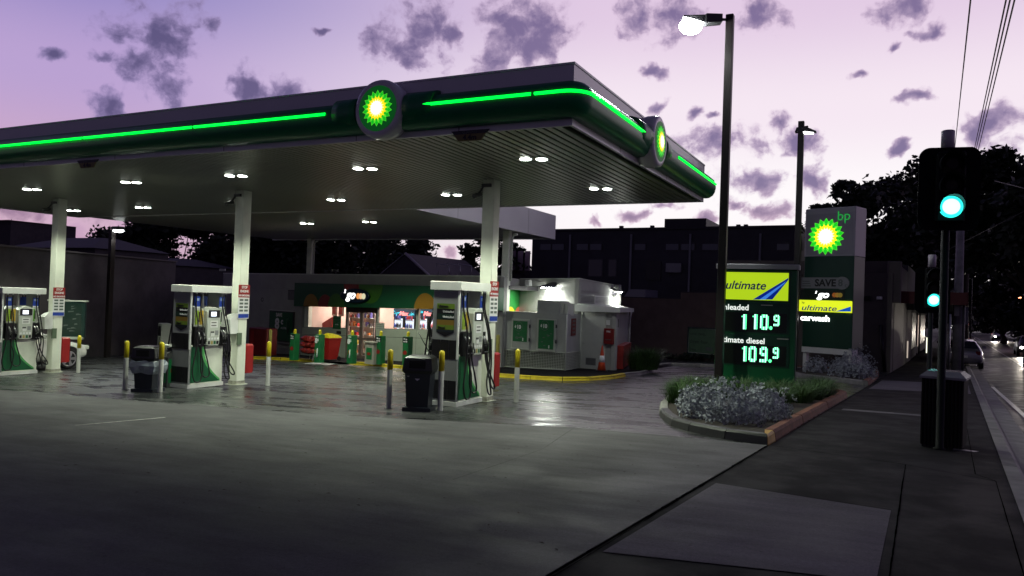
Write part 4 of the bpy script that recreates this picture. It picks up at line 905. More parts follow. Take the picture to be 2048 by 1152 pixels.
# fixtures
def on(A, B, px, py, off=.0):
    F = Fac(A, B, 0); x, z = F.q(px, py, -off); return F.loc(x, -off, z), F.rz
p, rz = on(C1, C2, 1057, 566, .1); b = MB(); b.bbox(-.13, .13, -.1, .1, -.12, .12, white, .03); b.tube([(0, -.05, -.1), (0, -.14, -.17)], .05, lgrey, 10); o = b.build('wall_siren', loc=p, rz=rz); tag(o, 'white boxy alarm unit high on the annex wall left of the lamp', 'alarm box')
def wall_lamp(A, B, px, py, lab, e, w2=.42):
    p, rz = on(A, B, px, py, 0); t = thing('wall_lamp', lab, 'wall lamp', p, rz, 'shaded lamps on the annex wall')
    b = MB(); b.loft([[(-.12, 0, .04), (.12, 0, .04), (.12, 0, .16), (-.12, 0, .16)], [(-w2, -.28, -.01), (w2, -.28, -.01), (w2*.8, -.26, .05), (-w2*.8, -.26, .05)], [(-w2, -.55, -.05), (w2, -.55, -.05), (w2*.9, -.53, -.02), (-w2*.9, -.53, -.02)]], dgrey); b.build('shade', t)
    b = MB(); b.box(-w2*.6, w2*.6, -.46, -.2, -.075, -.055, lamp_w); b.build('lens', t)
    lamp('SPOT', 'glow', t, (0, -.36, -.12), e, (.95, 1, .88), .08, 165, .4, rot=(rad(-14), 0, 0)); return t
wall_lamp(C1, C2, 1108, 573, 'bright shaded lamp over the notice cage on the annex front wall', 150)
wall_lamp(C2, C3, 1222, 581, 'smaller shaded lamp at the far end of the annex side wall', 60, .3)
# lean-to store behind the lamp: door wall, side wall, gutter roof
D1 = kcol(1161, 26.27, 680); D2 = kcol(1231, 26.0, 680); D3 = kcol(1256, 30.5, 680)
zD = zat(619, D1.x, D1.y); st = thing('store_room', 'white lean to store room with a plain door beside the notice cage', 'store room', (D1.x, D1.y, H(D1.x, D1.y)))
def sr(mb, name, par=None):
    for v in mb.v: v -= st.location
    return mb.build(name, par or st)
zD2 = zat(622, D2.x, D2.y); zD3 = zat(622, D3.x, D3.y)
w = MB(); wl(D1, D2, zD, zD2, wall_m); wl(D2, D3, zD2, zD3, wall_m); sr(w, 'wall')
E1 = kcol(1150, 26.1, 615); E2 = kcol(1240, 25.8, 615); E3 = kcol(1268, 30, 615); w = MB()
zE = [zat(v, e.x, e.y) for v, e in ((608.7, E1), (615, E2), (616.5, E3))]; zF = [zat(v, e.x, e.y) for v, e in ((622.5, E1), (625, E2), (624, E3))]
w.loft([[E1+V((0, 0, zF[0])), E1+V((0, .08, zF[0])), E1+V((0, .08, zE[0])), E1+V((0, 0, zE[0]))], [E2+V((0, 0, zF[1])), E2+V((-.08, .08, zF[1])), E2+V((-.08, .08, zE[1])), E2+V((0, 0, zE[1]))], [E3+V((0, 0, zF[2])), E3+V((-.08, 0, zF[2])), E3+V((-.08, 0, zE[2])), E3+V((0, 0, zE[2]))]], white); sr(w, 'gutter')
w = MB(); w.face([E1+V((0, .05, zE[0]-.02)), E2+V((-.05, .05, zE[1]-.02)), E3+V((-.05, 0, zE[2]-.02)), C3+V((0, 0, zE[2]+.1)), C2+V((0, 0, zE[0]+.05))], lgrey); sr(w, 'roof')
w = MB(); e = kcol(1262, 30.1, 640); w.tube([e+V((0, 0, zF[2])), e+V((-.05, 0, zF[2]-.25)), D3+V((.08, -.1, zF[2]-.45)), D3+V((.08, -.1, H(D3.x, D3.y)))], .045, white, 8); sr(w, 'downpipe')
fd = Fac(D1, D2, H(D1.x, D1.y)); x0, x1, _, z1 = fd.rect(1165, 627, 1208.5, 740); z1 = fd.q(1187, 626)[1]
b = MB(); b.box(x0, x1, -.03, 0, .12, z1, mat('store_door', (.46, .47, .44), .5, var=.08)); b.box(x0-.05, x0, -.04, 0, .1, z1+.04, lgrey); b.box(x1, x1+.05, -.04, 0, .1, z1+.04, lgrey)
b.box(x0+.18, x0+.62, -.036, -.03, .25, .52, grey)
for k in range(6): b.box(x0+.2, x0+.6, -.042, -.036, .28+.04*k, .295+.04*k, dgrey)
for v in b.v: pass
M_ = Matrix.Translation(V((0, 0, 0))) @ Matrix.Rotation(fd.rz, 4, 'Z')
def onst(mb, name, par):
    mb.v = [M_ @ v for v in mb.v]; return mb.build(name, par)
do = onst(b, 'door', st); b = MB(); b.tube([(x0+.07, -.03, 1.05), (x0+.07, -.09, 1.05), (x0+.14, -.09, 1.05)], .014, steel, 6); onst(b, 'handle', do)
def board(Fc, px0, py0, px1, py1, m, name, lab, cat, th=.02, off=0.0, par=None):
    x0, x1, z0, z1 = Fc.rect(px0, py0, px1, py1, -off); b = MB(); b.box(-(x1-x0)/2, (x1-x0)/2, -th, 0, 0, z1-z0, m)
    o = b.build(name, par, Fc.loc((x0+x1)/2, -off, z0), Fc.rz); tag(o, lab, cat); return o, x1-x0, z1-z0
o, a_, b_ = board(fd, 1211, 657, 1229, 688, mat('box_red', (.20, .008, .008), .35), 'hose_cabinet', 'dark red cabinet on the wall right of the store room door', 'cabinet', .12); text('FIRE', .09, txt_w, o, 0, b_-.14, -.123, align='CENTER', bold=.002); text('HOSE REEL', .055, txt_g, o, 0, b_-.42, -.123, align='CENTER')
o, a_, b_ = board(fd, 1213, 640, 1220, 650, white, 'wall_notice', 'tiny pale notice above the dark red cabinet', 'notice')
f3 = Fac(D2, D3, H(D2.x, D2.y)); o, a_, b_ = board(f3, 1233, 688, 1249, 731, mat('box_red2', (.30, .02, .015), .45, var=.1), 'hydrant_box', 'tall red box low on the side wall of the store room', 'hydrant box', .25); b = MB(); b.box(a_*.25, a_*.45, -.262, -.25, b_*.1, b_*.8, dred); b.build('latch_panel', o)
b = MB(); pq = f3.q(1235, 655); p = f3.loc(pq[0], -.02, pq[1]); b.box(-.03, .03, -.02, 0, 0, .3, dgrey); b.box(-.05, .05, -.02, 0, -.9, -.7, dred); o = b.build('wall_meter', loc=p, rz=f3.rz); tag(o, 'small dark fittings on the store room side wall above the red box', 'wall fitting')
# vents on annex side wall
fa = Fac(C2, C3, 0); 
for (a0, b0, a1, b1, m_, lab) in ((1157, 588, 1187, 606, grey, 'grey recessed signboard on the annex side wall nearer the corner'), (1189, 592, 1228, 609, white, 'white louvred vent under the far annex lamp')):
    o, w_1, h_1 = board(fa, a0, b0, a1, b1, m_, 'wall_vent', lab, 'vent', .03)
    b = MB()
    for k in range(5): b.box(-w_1/2+.04, w_1/2-.04, -.036, -.03, .06+k*(h_1-.1)/5, .075+k*(h_1-.1)/5, dgrey)
    b.build('louvre', o)
# ------------------------------------------------------------------ notice cage with $10 boards
K0 = kcol(1007.5, 24.95, 700); K1 = kcol(1131.5, 24.45, 700); K2 = kcol(1160, 26.2, 700)
fk = Fac(K0, K1, H(K0.x, K0.y)); zk = fk.q(1070, 625)[1]; zm = fk.q(1070, 700)[1]
cage = thing('gas_cylinder_cage', 'grey metal cage with two green $10 boards beside the shop', 'cage', V((K0.x, K0.y, H(K0.x, K0.y))))
def cg(mb, name, par=None):
    for v in mb.v: v -= cage.location
    return mb.build(name, par or cage)
metalg = mat('cage_grey', (.36, .37, .36), .45, var=.12, vs=2)
w = MB(); zk0 = H(K0.x, K0.y)+zk; zk1 = zat(627.5, K1.x, K1.y); zk2 = zat(628.5, K2.x, K2.y); zm0 = zat(699, K0.x, K0.y); zm1 = zat(706, K1.x, K1.y); zm2 = zat(703, K2.x, K2.y); zb0 = H(K0.x, K0.y)+.12; zb1 = H(K1.x, K1.y)+.12; zb2 = H(K2.x, K2.y)+.12
wl(K0, K1, zk0, zk1, metalg, (zm0, zm1), .04); wl(K1, K2, zk1, zk2, metalg, (zm1, zm2), .04); cg(w, 'panel')
w = MB(); w.face([K0+V((0, 0, zk0)), K1+V((0, 0, zk1)), K2+V((0, 0, zk2)), K2+V((-2.6, .3, zk2))], metalg); cg(w, 'top')
w = MB()
for A, B, za, zb_, z0a, z0b in ((K0, K1, zm0, zm1, zb0, zb1), (K1, K2, zm1, zm2, zb1, zb2)):
    n = int((B-A).length/.07)
    for k in range(n+1):
        p = A.lerp(B, k/n); f = k/n; w.tube([p+V((0, 0, z0a+(z0b-z0a)*f)), p+V((0, 0, za+(zb_-za)*f))], .006, lgrey, 4, False)
    for j in range(12):
        g_ = j/11; w.tube([A+V((0, 0, z0a+(za-z0a)*g_)), B+V((0, 0, z0b+(zb_-z0b)*g_))], .006 if 0 < j < 11 else .022, lgrey, 4)
cg(w, 'mesh_front')
w = MB(); wl(K0+V((0, .25, 0)), K1+V((-.1, .25, 0)), zm0, zm1, mat('cage_inner', (.10, .10, .095), .7), (zb0-.1, zb1-.1), .03); wl(K1+V((-.15, .15, 0)), K2+V((-.15, 0, 0)), zm1, zm2, mat('cage_inner', (.1, .1, .095), .7), (zb1-.1, zb2-.1), .03)
for e in (K0, K1, K2): w.tube([e+V((0, 0, zb0-.12)), e+V((0, 0, zk0-.02))], .03, lgrey, 6)
cg(w, 'frame')
xu0, xu1, zu0, zu1 = fk.rect(1070, 604, 1129, 627); p = fk.loc((xu0+xu1)/2, .12, zu0-.05)
b = MB(); hw = (xu1-xu0)/2; b.bbox(-hw, hw*.55, 0, .6, 0, zu1-zu0+.1, metalg, .02); b.box(hw*.56, hw*.75, .05, .5, 0, zu1-zu0+.06, mat('bright_galv', (.6, .6, .58), .3, metal=.6)); b.box(hw*.78, hw, .1, .5, 0, zu1-zu0+.02, lgrey); o = b.build('roof_cabinet', loc=p, rz=fk.rz); tag(o, 'grey box unit on top of the cage below the bright lamp', 'cabinet')
for (a0, b0, a1, b1, c0, c1, lab) in ((1025, 638, 1060, 698, 642, 683, 'shorter'), (1076, 638, 1113, 702, 640, 698, 'taller')):
    x0, x1, z0, z1 = fk.rect(a0, b0, a1, b1); dd = MB(); dd.box(x0, x1, -.05, -.002, z0, z1, metalg)
    def rot(mb):
        mb.v = [Matrix.Rotation(fk.rz, 4, 'Z') @ v for v in mb.v]
    rot(dd); dr_ = dd.build('door', cage)
    y0_, y1_, q0, q1 = fk.rect(a0+3, c0, a1-4, c1); pb = MB(); pb.box(y0_, y1_, -.062, -.05, q0, q1, green_p); rot(pb); po = pb.build('poster', dr_)
    hb = MB(); hb.tube([(x1+.02, -.06, z0+.3), (x1+.02, -.06, z0+.42)], .03, dgrey, 6); hb.tube([(x1+.02, -.06, z1-.3), (x1+.02, -.06, z1-.18)], .03, dgrey, 6); hb.box(x0-.01, x1+.01, -.055, -.05, z1-.03, z1, lgrey); hb.box(x0-.01, x0+.02, -.055, -.05, z0, z1, lgrey); hb.box(x0-.01, x1+.01, -.07, -.05, z0, z0+.03, lgrey); rot(hb); hb.build('hinge', dr_)
    cxm = (y0_+y1_)/2
    for s_, sz_, dx, dz in (('$', .11, -.24, q1-.24), ('10', .19, -.15, q1-.28)):
        o = text(s_, sz_, txt_w, po, 0, 0, 0, bold=.008); pt = Matrix.Rotation(fk.rz, 4, 'Z') @ V((cxm+dx, -.064, dz)); o.location = pt; o.rotation_euler.z = fk.rz
    cr = MB(); cr.tube([(cxm-.06+.17*cos(a), -.064, q1-.2+.17*sin(a)) for a in [2*pi*k/24 for k in range(25)]], .008, txt_g, 4); 
    r5 = random.Random(int(a0))
    for k in range(8):
        xx = cxm+r5.uniform(-.2, .22); z_ = r5.uniform(q0+.1, q1-.45); cr.poly(ell(xx, z_, .05, .018, 8), -.066, -.062, txt_g)
    cr.box(cxm+.12, cxm+.16, -.066, -.062, q0+.03, q0+.14, txt_w); rot(cr); cr.build('poster_marks', po)
fs = Fac(K1, K2, H(K1.x, K1.y)); o, a_, b_ = board(fs, 1142.5, 637, 1151.5, 671, dred, 'warning_sign', 'narrow dark red warning sign on the end of the cage', 'sign', .01, .012)
for k in range(4): 
    z_ = b_*(.80-.22*k); m = MB(); m.box(-a_*.3, a_*.3, -.014, -.010, z_, z_+b_*.1, txt_g); m.build('symbol', o)
# cone
P = gnd(1203, 742.5, .09); t = thing('traffic_cone', 'orange traffic cone with a white band before the store room door', 'traffic cone', P, .3)
b = MB(); b.bbox(-.2, .2, -.2, .2, 0, .04, black, .01); b.build('base', t); b = MB(); co_m = mat('cone_orange', (.62, .07, .02), .5); b.lathe([(.15, .04), (.105, .32), (.072, .55), (.03, .84), (.02, .90), (0, .90)], co_m, 18); b.build('body', t)
b = MB(); b.lathe([(.109, .32), (.076, .55)], mat('cone_band', (.8, .8, .8), .4), 18); b.build('reflective_band', t)
# ================================================================== PRICE SIGN AND TALL SIGN
PA, PB = (-3.99, 20.04), (-1.99, 20.12); ps = Fac(PA, PB, H(-3, 20.1)); sg = ps.thing('price_sign', 'green fuel price board with glowing numbers, half behind the tall lamp post', 'price sign')
L = ps.len; zt1 = ps.q(1510, 528)[1]; x0 = -.02; b = MB(); b.bbox(x0-.05, L-.09, 0, .22, 0, zt1-.13, green_d, .03); b.build('cabinet', sg)
b = MB(); b.bbox(x0-.08, L-.05, -.03, .25, zt1-.13, zt1, mat('sign_cap', (.42, .42, .42), .4), .02); b.build('cap', sg)
b = MB(); r = ps.rect(1440, 541, 1582, 604); b.box(r[0], r[1], -.012, 0, r[2], r[3], green_dd); b.build('panel_frame', sg)
yel = emis('panel_yellow', (.42, .62, .01), 1.0); r = ps.rect(1446, 545, 1577, 600); b = MB(); b.box(r[0], r[1], -.03, -.012, r[2], r[3], yel); yp = b.build('yellow_panel', sg)
nav = mat('ultimate_navy', (.005, .01, .05), .4, emit=(.0, .005, .04), es=1.)
bx0, bz0 = ps.q(1446, 577); text('ultimate', .30, nav, yp, bx0+.05, bz0, -.032, shear=.25, sx=1.02, bold=.005)
b = MB(); B_ = lambda x, y: ps.q(x, y); b.poly([B_(1506, 599), B_(1577, 556), B_(1577, 560), B_(1545, 599)], -.034, -.031, emis('ultimate_blue', (.0, .015, .22), .9)); b.poly([B_(1519, 599), B_(1572, 563), B_(1569, 567.5), B_(1531, 599)], -.037, -.034, emis('ultimate_blue_light', (.05, .22, .75), .9)); b.build('blue_road', yp)
led = emis('led_green', (.10, 1., .36), 1.9); led2 = emis('led_white', (.45, 1., .75), 2.2); lit = emis('header_text', (.85, .9, .85), 1.0)
DIG = {'1': ['..##..', '.###..', '..##..', '..##..', '..##..', '..##..', '..##..', '..##..', '..##..', '..##..'],
 '0': ['.####.', '######', '##..##', '##..##', '##..##', '##..##', '##..##', '##..##', '######', '.####.'],
 '9': ['.####.', '######', '##..##', '##..##', '######', '.#####', '....##', '....##', '######', '#####.']}
def led_panel(r_, head, head_xy, digs, dname):
    r = ps.rect(*r_); b = MB(); b.box(r[0], r[1], -.02, 0, r[2], r[3], green_dd); b.box(r[0]+.04, r[1]-.06, -.024, -.02, r[2]+.03, r[3]-.25, mat('led_black', (.004, .008, .005), .3)); p = b.build('price_panel', sg)
    x, z = ps.q(*head_xy[:2]); text(head, .202, lit, p, x, z, -.03, align='RIGHT', bold=.004)
    b = MB(); c = ps.q(head_xy[0]+36, head_xy[1]-10); b.box(c[0]-.14, c[0]+.14, -.05, -.02, c[1]-.012, c[1]+.012, lgrey); b.build('light_bar', p)
    for ch, X0, Y0, X1, Y1 in digs:
        m = MB()
        a = ps.q(X0, Y1); c = ps.q(X1, Y0); w_ = (c[0]-a[0])/6; h_ = (c[1]-a[1])/10
        if ch == '.':
            m.poly(ell((a[0]+c[0])/2, (a[1]+c[1])/2, (c[0]-a[0])/2, (c[1]-a[1])/2, 12), -.03, -.024, led); m.build('decimal_point', p); continue
        for rr, row in enumerate(DIG[ch]):
            for cc, v in enumerate(row):
                if v == '#': m.box(a[0]+cc*w_+w_*.07, a[0]+(cc+1)*w_-w_*.07, -.03, -.024, a[1]+(9-rr)*h_+h_*.05, a[1]+(10-rr)*h_-h_*.05, led if cc % 2 else led2)
        m.build('digit', p)
led_panel((1440, 606, 1579, 666), 'Unleaded', (1498, 620.5), (('1', 1479, 629, 1501, 658), ('1', 1501, 629, 1523, 658), ('0', 1520, 629.5, 1538, 659), ('.', 1538.5, 652.5, 1545, 659.5), ('9', 1547, 630, 1560, 652)), 'price_digits')
led_panel((1439, 670, 1578, 732), 'Ultimate diesel', (1530, 688), (('1', 1480, 693, 1501, 722), ('0', 1497, 693, 1514, 723), ('9', 1519, 694, 1536, 724), ('.', 1537, 718.5, 1543.5, 725), ('9', 1545.5, 695, 1558.5, 717)), 'price_digits')
# tall sign
TA, TB = (-3.05, 31.43), (-1.23, 30.71); ty = Fac(TA, TB, H(-2, 31)); tl = ty.thing('tall_sign', 'tall green and white sign tower with a glowing sunburst emblem on white legs', 'sign tower')
L = ty.len; zT = ty.q(1665, 415)[1]; zM = ty.q(1665, 512)[1]; zB = ty.q(1665, 697)[1]
b = MB(); b.bbox(.0, L, 0, .95, zM, zT, mat('sign_top_grey', (.34, .33, .37), .4), .03); b.box(.08, L-.06, -.008, 0, zM+.06, zT-.22, mat('top_face', (.28, .27, .31), .4)); tp = b.build('top_box', tl)
b = MB(); b.bbox(.01, L-.01, .01, .94, zB, zM, green_dd, .02); gb = b.build('green_box', tl)
b = MB(); b.box(0, L, .02, .5, zB-.22, zB, white); b.box(L-.2, L, .02, .9, .1, zB-.22, white); b.box(.02, .16, .1, .3, .05, zB-.22, white); b.build('leg_frame', tl)
ex, ez = ty.q(1652, 473); sunburst(tp, .71, ex, -.012, ez, 1.3)
bxx, bzz = ty.q(1674, 441); text('bp', .52, emis('bp_green', (.02, .55, .08), .55), tp, bxx, bzz, -.012)
r = ty.rect(1603, 555, 1699, 577); b = MB(); b.box(r[0], r[1]-.3, -.02, .01, r[2], r[3], mat('save_grey', (.24, .25, .25), .5)); b.poly(ell(r[1]-.28, (r[2]+r[3])/2, .28, .24, 24), -.022, .01, mat('save_grey', (.1, .11, .11), .5)); sp = b.build('save_panel', gb)
sxx, szz = ty.q(1630, 572); text('SAVE', .37, mat('save_text', (.008, .012, .01), .5), sp, sxx, szz, -.024, bold=.012); text('8', .36, txt_g, sp, r[1]-.42, szz+.01, -.024, bold=.01); text('c', .25, txt_g, sp, r[1]-.17, szz-.04, -.024)
b = MB()
for k in range(3): b.box(r[0]+.05, r[0]+.40-.03*k, -.023, -.02, r[2]+.07+.09*k, r[2]+.11+.09*k, txt_g)
b.build('fine_print', sp)
r = ty.rect(1600, 580, 1690, 599); b = MB(); b.box(r[0], r[1], -.004, .01, r[2], r[3], mat('go_panel', (.006, .02, .012), .4)); gp = b.build('go_panel', gb)
gx, gz = ty.q(1635, 595); text('2', .13, e_w, gp, gx-.10, gz+.16, -.008, shear=.3, bold=.004); text('go', .36, e_w, gp, gx, gz, -.008, shear=.3, bold=.012, sx=1.2)
for k, c in enumerate(((.7, .2, .03), (.7, .35, .05), (.5, .35, .05))):
    b = MB(); b.poly(ell(gx+.66+.11*k, gz+.11, .09, .09, 14), -.012-.002*k, -.008, emis('tgo%d' % k, c, .22)); b.build('sign_dot', gp)
r = ty.rect(1597, 601, 1705, 624); b = MB(); b.bbox(r[0], r[1], -.05, .0, r[2], r[3], emis('strip_yellow', (.62, .72, .015), 1.25), .02); up = b.build('yellow_strip', gb)
uxx, uzz = ty.q(1603, 620); text('ultimate', .30, mat('strip_navy', (.01, .02, .12), .4, emit=(.01, .04, .2), es=.5), up, uxx, uzz, -.053, shear=.25, sx=1.42, bold=.003); text('bp', .12, txt_g, up, uxx+.03, uzz+.26, -.053)
b = MB(); b.poly([ty.q(1672, 623), ty.q(1703, 613), ty.q(1703, 622), ty.q(1703, 623)], -.056, -.051, emis('ultimate_blue2', (.0, .08, .5), .9)); b.build('blue_road', up)
cx, cz = ty.q(1601, 640); cw = MB(); cw.box(cx, cx+.01, -.004, .01, cz, cz+.01, green_dd); text('carwash', .30, e_w, gb, cx, cz, -.01, bold=.012, sx=1.18)
# low billboard on the brown wall
W0, W1 = V((-17, 43.6, 0)), V((-.2, 36.4, 0)); fw = Fac(W0, W1, 0)
wt = thing('boundary_wall', 'long dark brown block wall behind the price sign', 'wall', (W0.x, W0.y, H(W0.x, W0.y)))
w = MB(); Wm = kcol(1361, 41, 600); Wm = fw.loc(fw.q(1361, 600)[0]); z1_ = zat(594.6, fw.loc(fw.q(1240, 594)[0]).x, fw.loc(fw.q(1240, 594)[0]).y); z2_ = zat(585.3, Wm.x, Wm.y)
wl(W0, Wm, z1_, z1_, wall_b, -2.4, .2); wl(Wm+V((0, 0, 0)), W1, z2_, z2_+.15, wall_b, -2.4, .25)
wl(W0-V((0, .03, 0)), Wm-V((0, .03, 0)), z1_+.05, z1_+.05, dark_roof, (z1_, z1_), .25); wl(Wm-V((0, .03, 0)), W1-V((0, .03, 0)), z2_+.05, z2_+.2, dark_roof, (z2_, z2_+.15), .3)
for v in w.v: v -= wt.location
w.build('wall', wt)
o, a_, b_ = board(fw, 1376, 655, 1432, 715, mat('frame_green', (.004, .03, .02), .5), 'green_billboard', 'dull green low billboard on the brown wall left of the price sign', 'billboard', .08, .05)
b = MB(); b.box(-a_/2+.1, a_/2, -.09, -.08, b_*.14, b_-.06, mat('board_face', (.09, .17, .09), .5, var=.15)); fc = b.build('face', o)
b = MB(); b.tube([(-a_/2+.1, -.09, b_*.14), (-a_/2+.1, -.09, b_-.06), (a_/2, -.09, b_-.06), (a_/2, -.09, b_*.14), (-a_/2+.1, -.09, b_*.14)], .022, lgrey, 4); b.build('trim', o)
for k, t_ in enumerate(('one. two.', 'three. four.', 'free.')): text(t_, .26, mat('board_text', (.06, .10, .06), .5), fc, -a_/2+.18, b_-.42-.42*k, -.093, bold=.004)
b = MB(); b.box(a_*.18, a_*.42, -.093, -.09, b_*.25, b_*.36, txt_g); b.build('small_print', fc)
# thin pale stake by the wall, small bright hood above
p = gnd(1292, 708); b = MB(); zt9 = zat(664, p.x, p.y)-p.z; b.tube([(0, 0, 0), (0, 0, zt9)], .03, lgrey, 6); o = b.build('stake', loc=p); tag(o, 'thin pale stake standing against the brown wall', 'stake')
# ================================================================== LAMP POLES
def pole(P, ztop, lab, w_, head, m=black):
    t = thing('lamp_post', lab, 'lamp post', P); b = MB(); h_ = ztop-P[2]; b.bbox(-w_, w_, -w_, w_, 0, h_, mat('pole_bronze', (.010, .007, .007), .45, spec=.35), .01); b.box(-w_*2.2, w_*2.2, -w_*2.2, w_*2.2, 0, .02, dgrey); b.build('pole', t); head(t, h_); return t
P = V((-3.80, 19.35, 0)); P.z = H(P.x, P.y); zt2 = zat(30, P.x, P.y)
lean = (pix((P.x, P.y, zt2))[0])
def head1(t, h_):
    d = (kcol(1395, 19.0, 50)-V((P.x, P.y, 0))).normalized()
    rz = atan2(d.y, d.x); b = MB(); b.tube([(0, 0, h_-.12), (.35, 0, h_-.12)], .035, dgrey, 8); b.loft([[(.22, -.13, h_-.22), (.22, .13, h_-.22), (.22, .13, h_-.02), (.22, -.13, h_-.02)], [(.62, -.16, h_-.26), (.62, .16, h_-.26), (.62, .16, h_-.03), (.62, -.16, h_-.03)], [(.66, -.15, h_-.26), (.66, .15, h_-.26), (.66, .15, h_-.06), (.66, -.15, h_-.06)], [(1.2, -.15, h_-.12), (1.2, .15, h_-.12), (1.2, .15, h_-.09), (1.2, -.15, h_-.09)]], dgrey); o = b.build('arm', t); o.rotation_euler.z = rz
    b = MB(); b.loft([[(a, c, h_-.32+.20*cos(k*pi/9)) for a, c in ell(.99, 0, max(.02, .29*sin(k*pi/9)), max(.015, .20*sin(k*pi/9)), 26)] for k in range(1, 9)], emis('flood_lens', (.95, 1, 1), 160), smooth=True)
    o2 = b.build('lens', o); lamp('SPOT', 'glow', o, (.98, 0, h_-.62), 330, (.93, 1, .95), .12, 160, .5)
lp1 = pole(tuple(P), zt2, 'tall dark square lamp post in front of the price sign with a bright white head', .095, head1)
P2 = V((-3.27, 31.24, 0)); P2 = kcol(1592, 31.0, 600); P2.z = H(P2.x, P2.y); 
def head2(t, h_):
    b = MB(); b.tube([(0, 0, h_-.3), (.35, 0, h_-.34)], .05, dgrey, 8); b.loft([[(-.22, -.15, h_-.42), (.1, -.15, h_-.42), (.1, .15, h_-.42), (-.22, .15, h_-.42)], [(-.16, -.12, h_-.24), (.25, -.12, h_-.2), (.25, .12, h_-.2), (-.16, .12, h_-.24)]], dgrey); b.loft([[(.1, -.15, h_-.40), (.1, .15, h_-.40), (.1, .15, h_-.2), (.1, -.15, h_-.2)], [(.55, -.1, h_-.48), (.55, .1, h_-.48), (.55, .1, h_-.42), (.55, -.1, h_-.42)]], dgrey); b.build('head', t)
    b = MB(); b.loft([[(.08, -.12, h_-.42), (.45, -.1, h_-.48), (.45, .1, h_-.48), (.08, .12, h_-.42)], [(.1, -.1, h_-.47), (.42, -.08, h_-.51), (.42, .08, h_-.51), (.1, .1, h_-.47)]], emis('lamp_lens2', (1, 1, 1), 8)); b.build('lens', t)
pole(tuple(P2), zat(243, P2.x, P2.y), 'tall dark lamp post beside the sign tower with its head turned to the street', .11, head2)
P3 = kcol(219, 20.9, 600); P3.z = H(P3.x, P3.y)
def head3(t, h_):
    b = MB(); b.tube([(0, 0, h_-.05), (.2, .0, h_+.05)], .05, dgrey, 8); b.bbox(.1, .6, -.16, .16, h_-.0, h_+.14, dgrey, .03); o = b.build('head', t); b = MB(); b.loft([[(a, c, h_-.0-.05*k) for a, c in ell(.38, 0, rx, rx*.7, 16)] for k, rx in enumerate((.24, .26, .16))], emis('lamp_lens3', (.95, 1, .98), 10), smooth=True); b.build('lens', o)
    lamp('SPOT', 'glow', t, (.4, 0, h_-.25), 30, (.93, 1, .95), .1, 160, .5)
pole(tuple(P3), zat(460, P3.x, P3.y), 'dark lamp post against the far left wall with a small bright head', .10, head3)
# ================================================================== LEFT SIDE
LW = [atz(x, y, 2.8) for x, y in ((-60, 488), (0, 493), (344, 524))]
dW = (LW[2]-LW[1]).normalized(); A_ = LW[2]-dW*26; lw = thing('concrete_wall', 'tall stained concrete wall along the far left of the forecourt', 'wall', (LW[2].x, LW[2].y, H(LW[2].x, LW[2].y)))
w = MB(); A0 = V((A_.x, A_.y, 0)); B0 = V((LW[2].x, LW[2].y, 0)); wl(B0, A0, 2.8, 2.8, wall_l, -2.2, .22)
for v in w.v: v -= lw.location
w.build('wall', lw); w = MB(); wl(B0+V((.03, 0, 0)), A0+V((.03, 0, 0)), 2.86, 2.86, mat('wall_cap', (.16, .14, .14), .8), (2.8, 2.8), .28)
for v in w.v: v -= lw.location
w.build('coping', lw)
fl = Fac(A0+V((.0, 0, 0)), B0, H(A0.x, A0.y)) ; 
xa, za = fl.q(-20, 540); xb, zb9 = fl.q(88, 545); _, zbb = fl.q(60, 620)
# pale panel fixed on the wall (camera side)
p0 = fl.loc(xa, -.05); p1 = fl.loc(xb, -.05); w = MB(); n_ = fl.n
c = fl.loc((xa+xb)/2, -.03, zbb); b = MB(); b.box(-(xb-xa)/2, (xb-xa)/2, -.04, 0, 0, zb9-zbb, mat('pale_panel', (.26, .25, .26), .7, var=.15)); o = b.build('wall_panel', loc=c, rz=fl.rz); tag(o, 'wide pale panel on the concrete wall behind the far left pump', 'wall panel')
# framed poster cabinet behind the far left column
p = gnd(133, 736); Q = aty(137, 640, 17.0); base = V((Q.x, 17.0, H(Q.x, 17.0))); t = thing('poster_case', 'dark green poster case on legs behind the far left column', 'poster case', base, .75)
def zz_(py): return zat(py, base.x, base.y)-base.z
b = MB(); b.bbox(-.62, .55, -.1, .1, zz_(674), zz_(603), mat('case_green', (.008, .035, .03), .4), .03); b.box(-.66, .6, -.12, .12, zz_(603), zz_(600), lgrey); b.box(-.62, .5, -.13, .1, zz_(678), zz_(673), lgrey); b.build('case', t)
b = MB(); r7 = random.Random(5); b.box(-.54, .44, -.106, -.1, zz_(669), zz_(607), mat('poster_dark', (.01, .03, .022), .3)); 
for k in range(16): 
    x = r7.uniform(-.5, .3); z = r7.uniform(zz_(666), zz_(610)); b.poly([(x, z), (x+r7.uniform(.05, .2), z+.02), (x+r7.uniform(.05, .2), z+.06), (x, z+.05)], -.109, -.106, txt_g)
b.build('poster', t); b = MB()
for x in (-.5, .4): b = MB(); b.box(x-.04, x+.04, -.03, .03, 0, zz_(678), dgrey); b.build('leg', t)
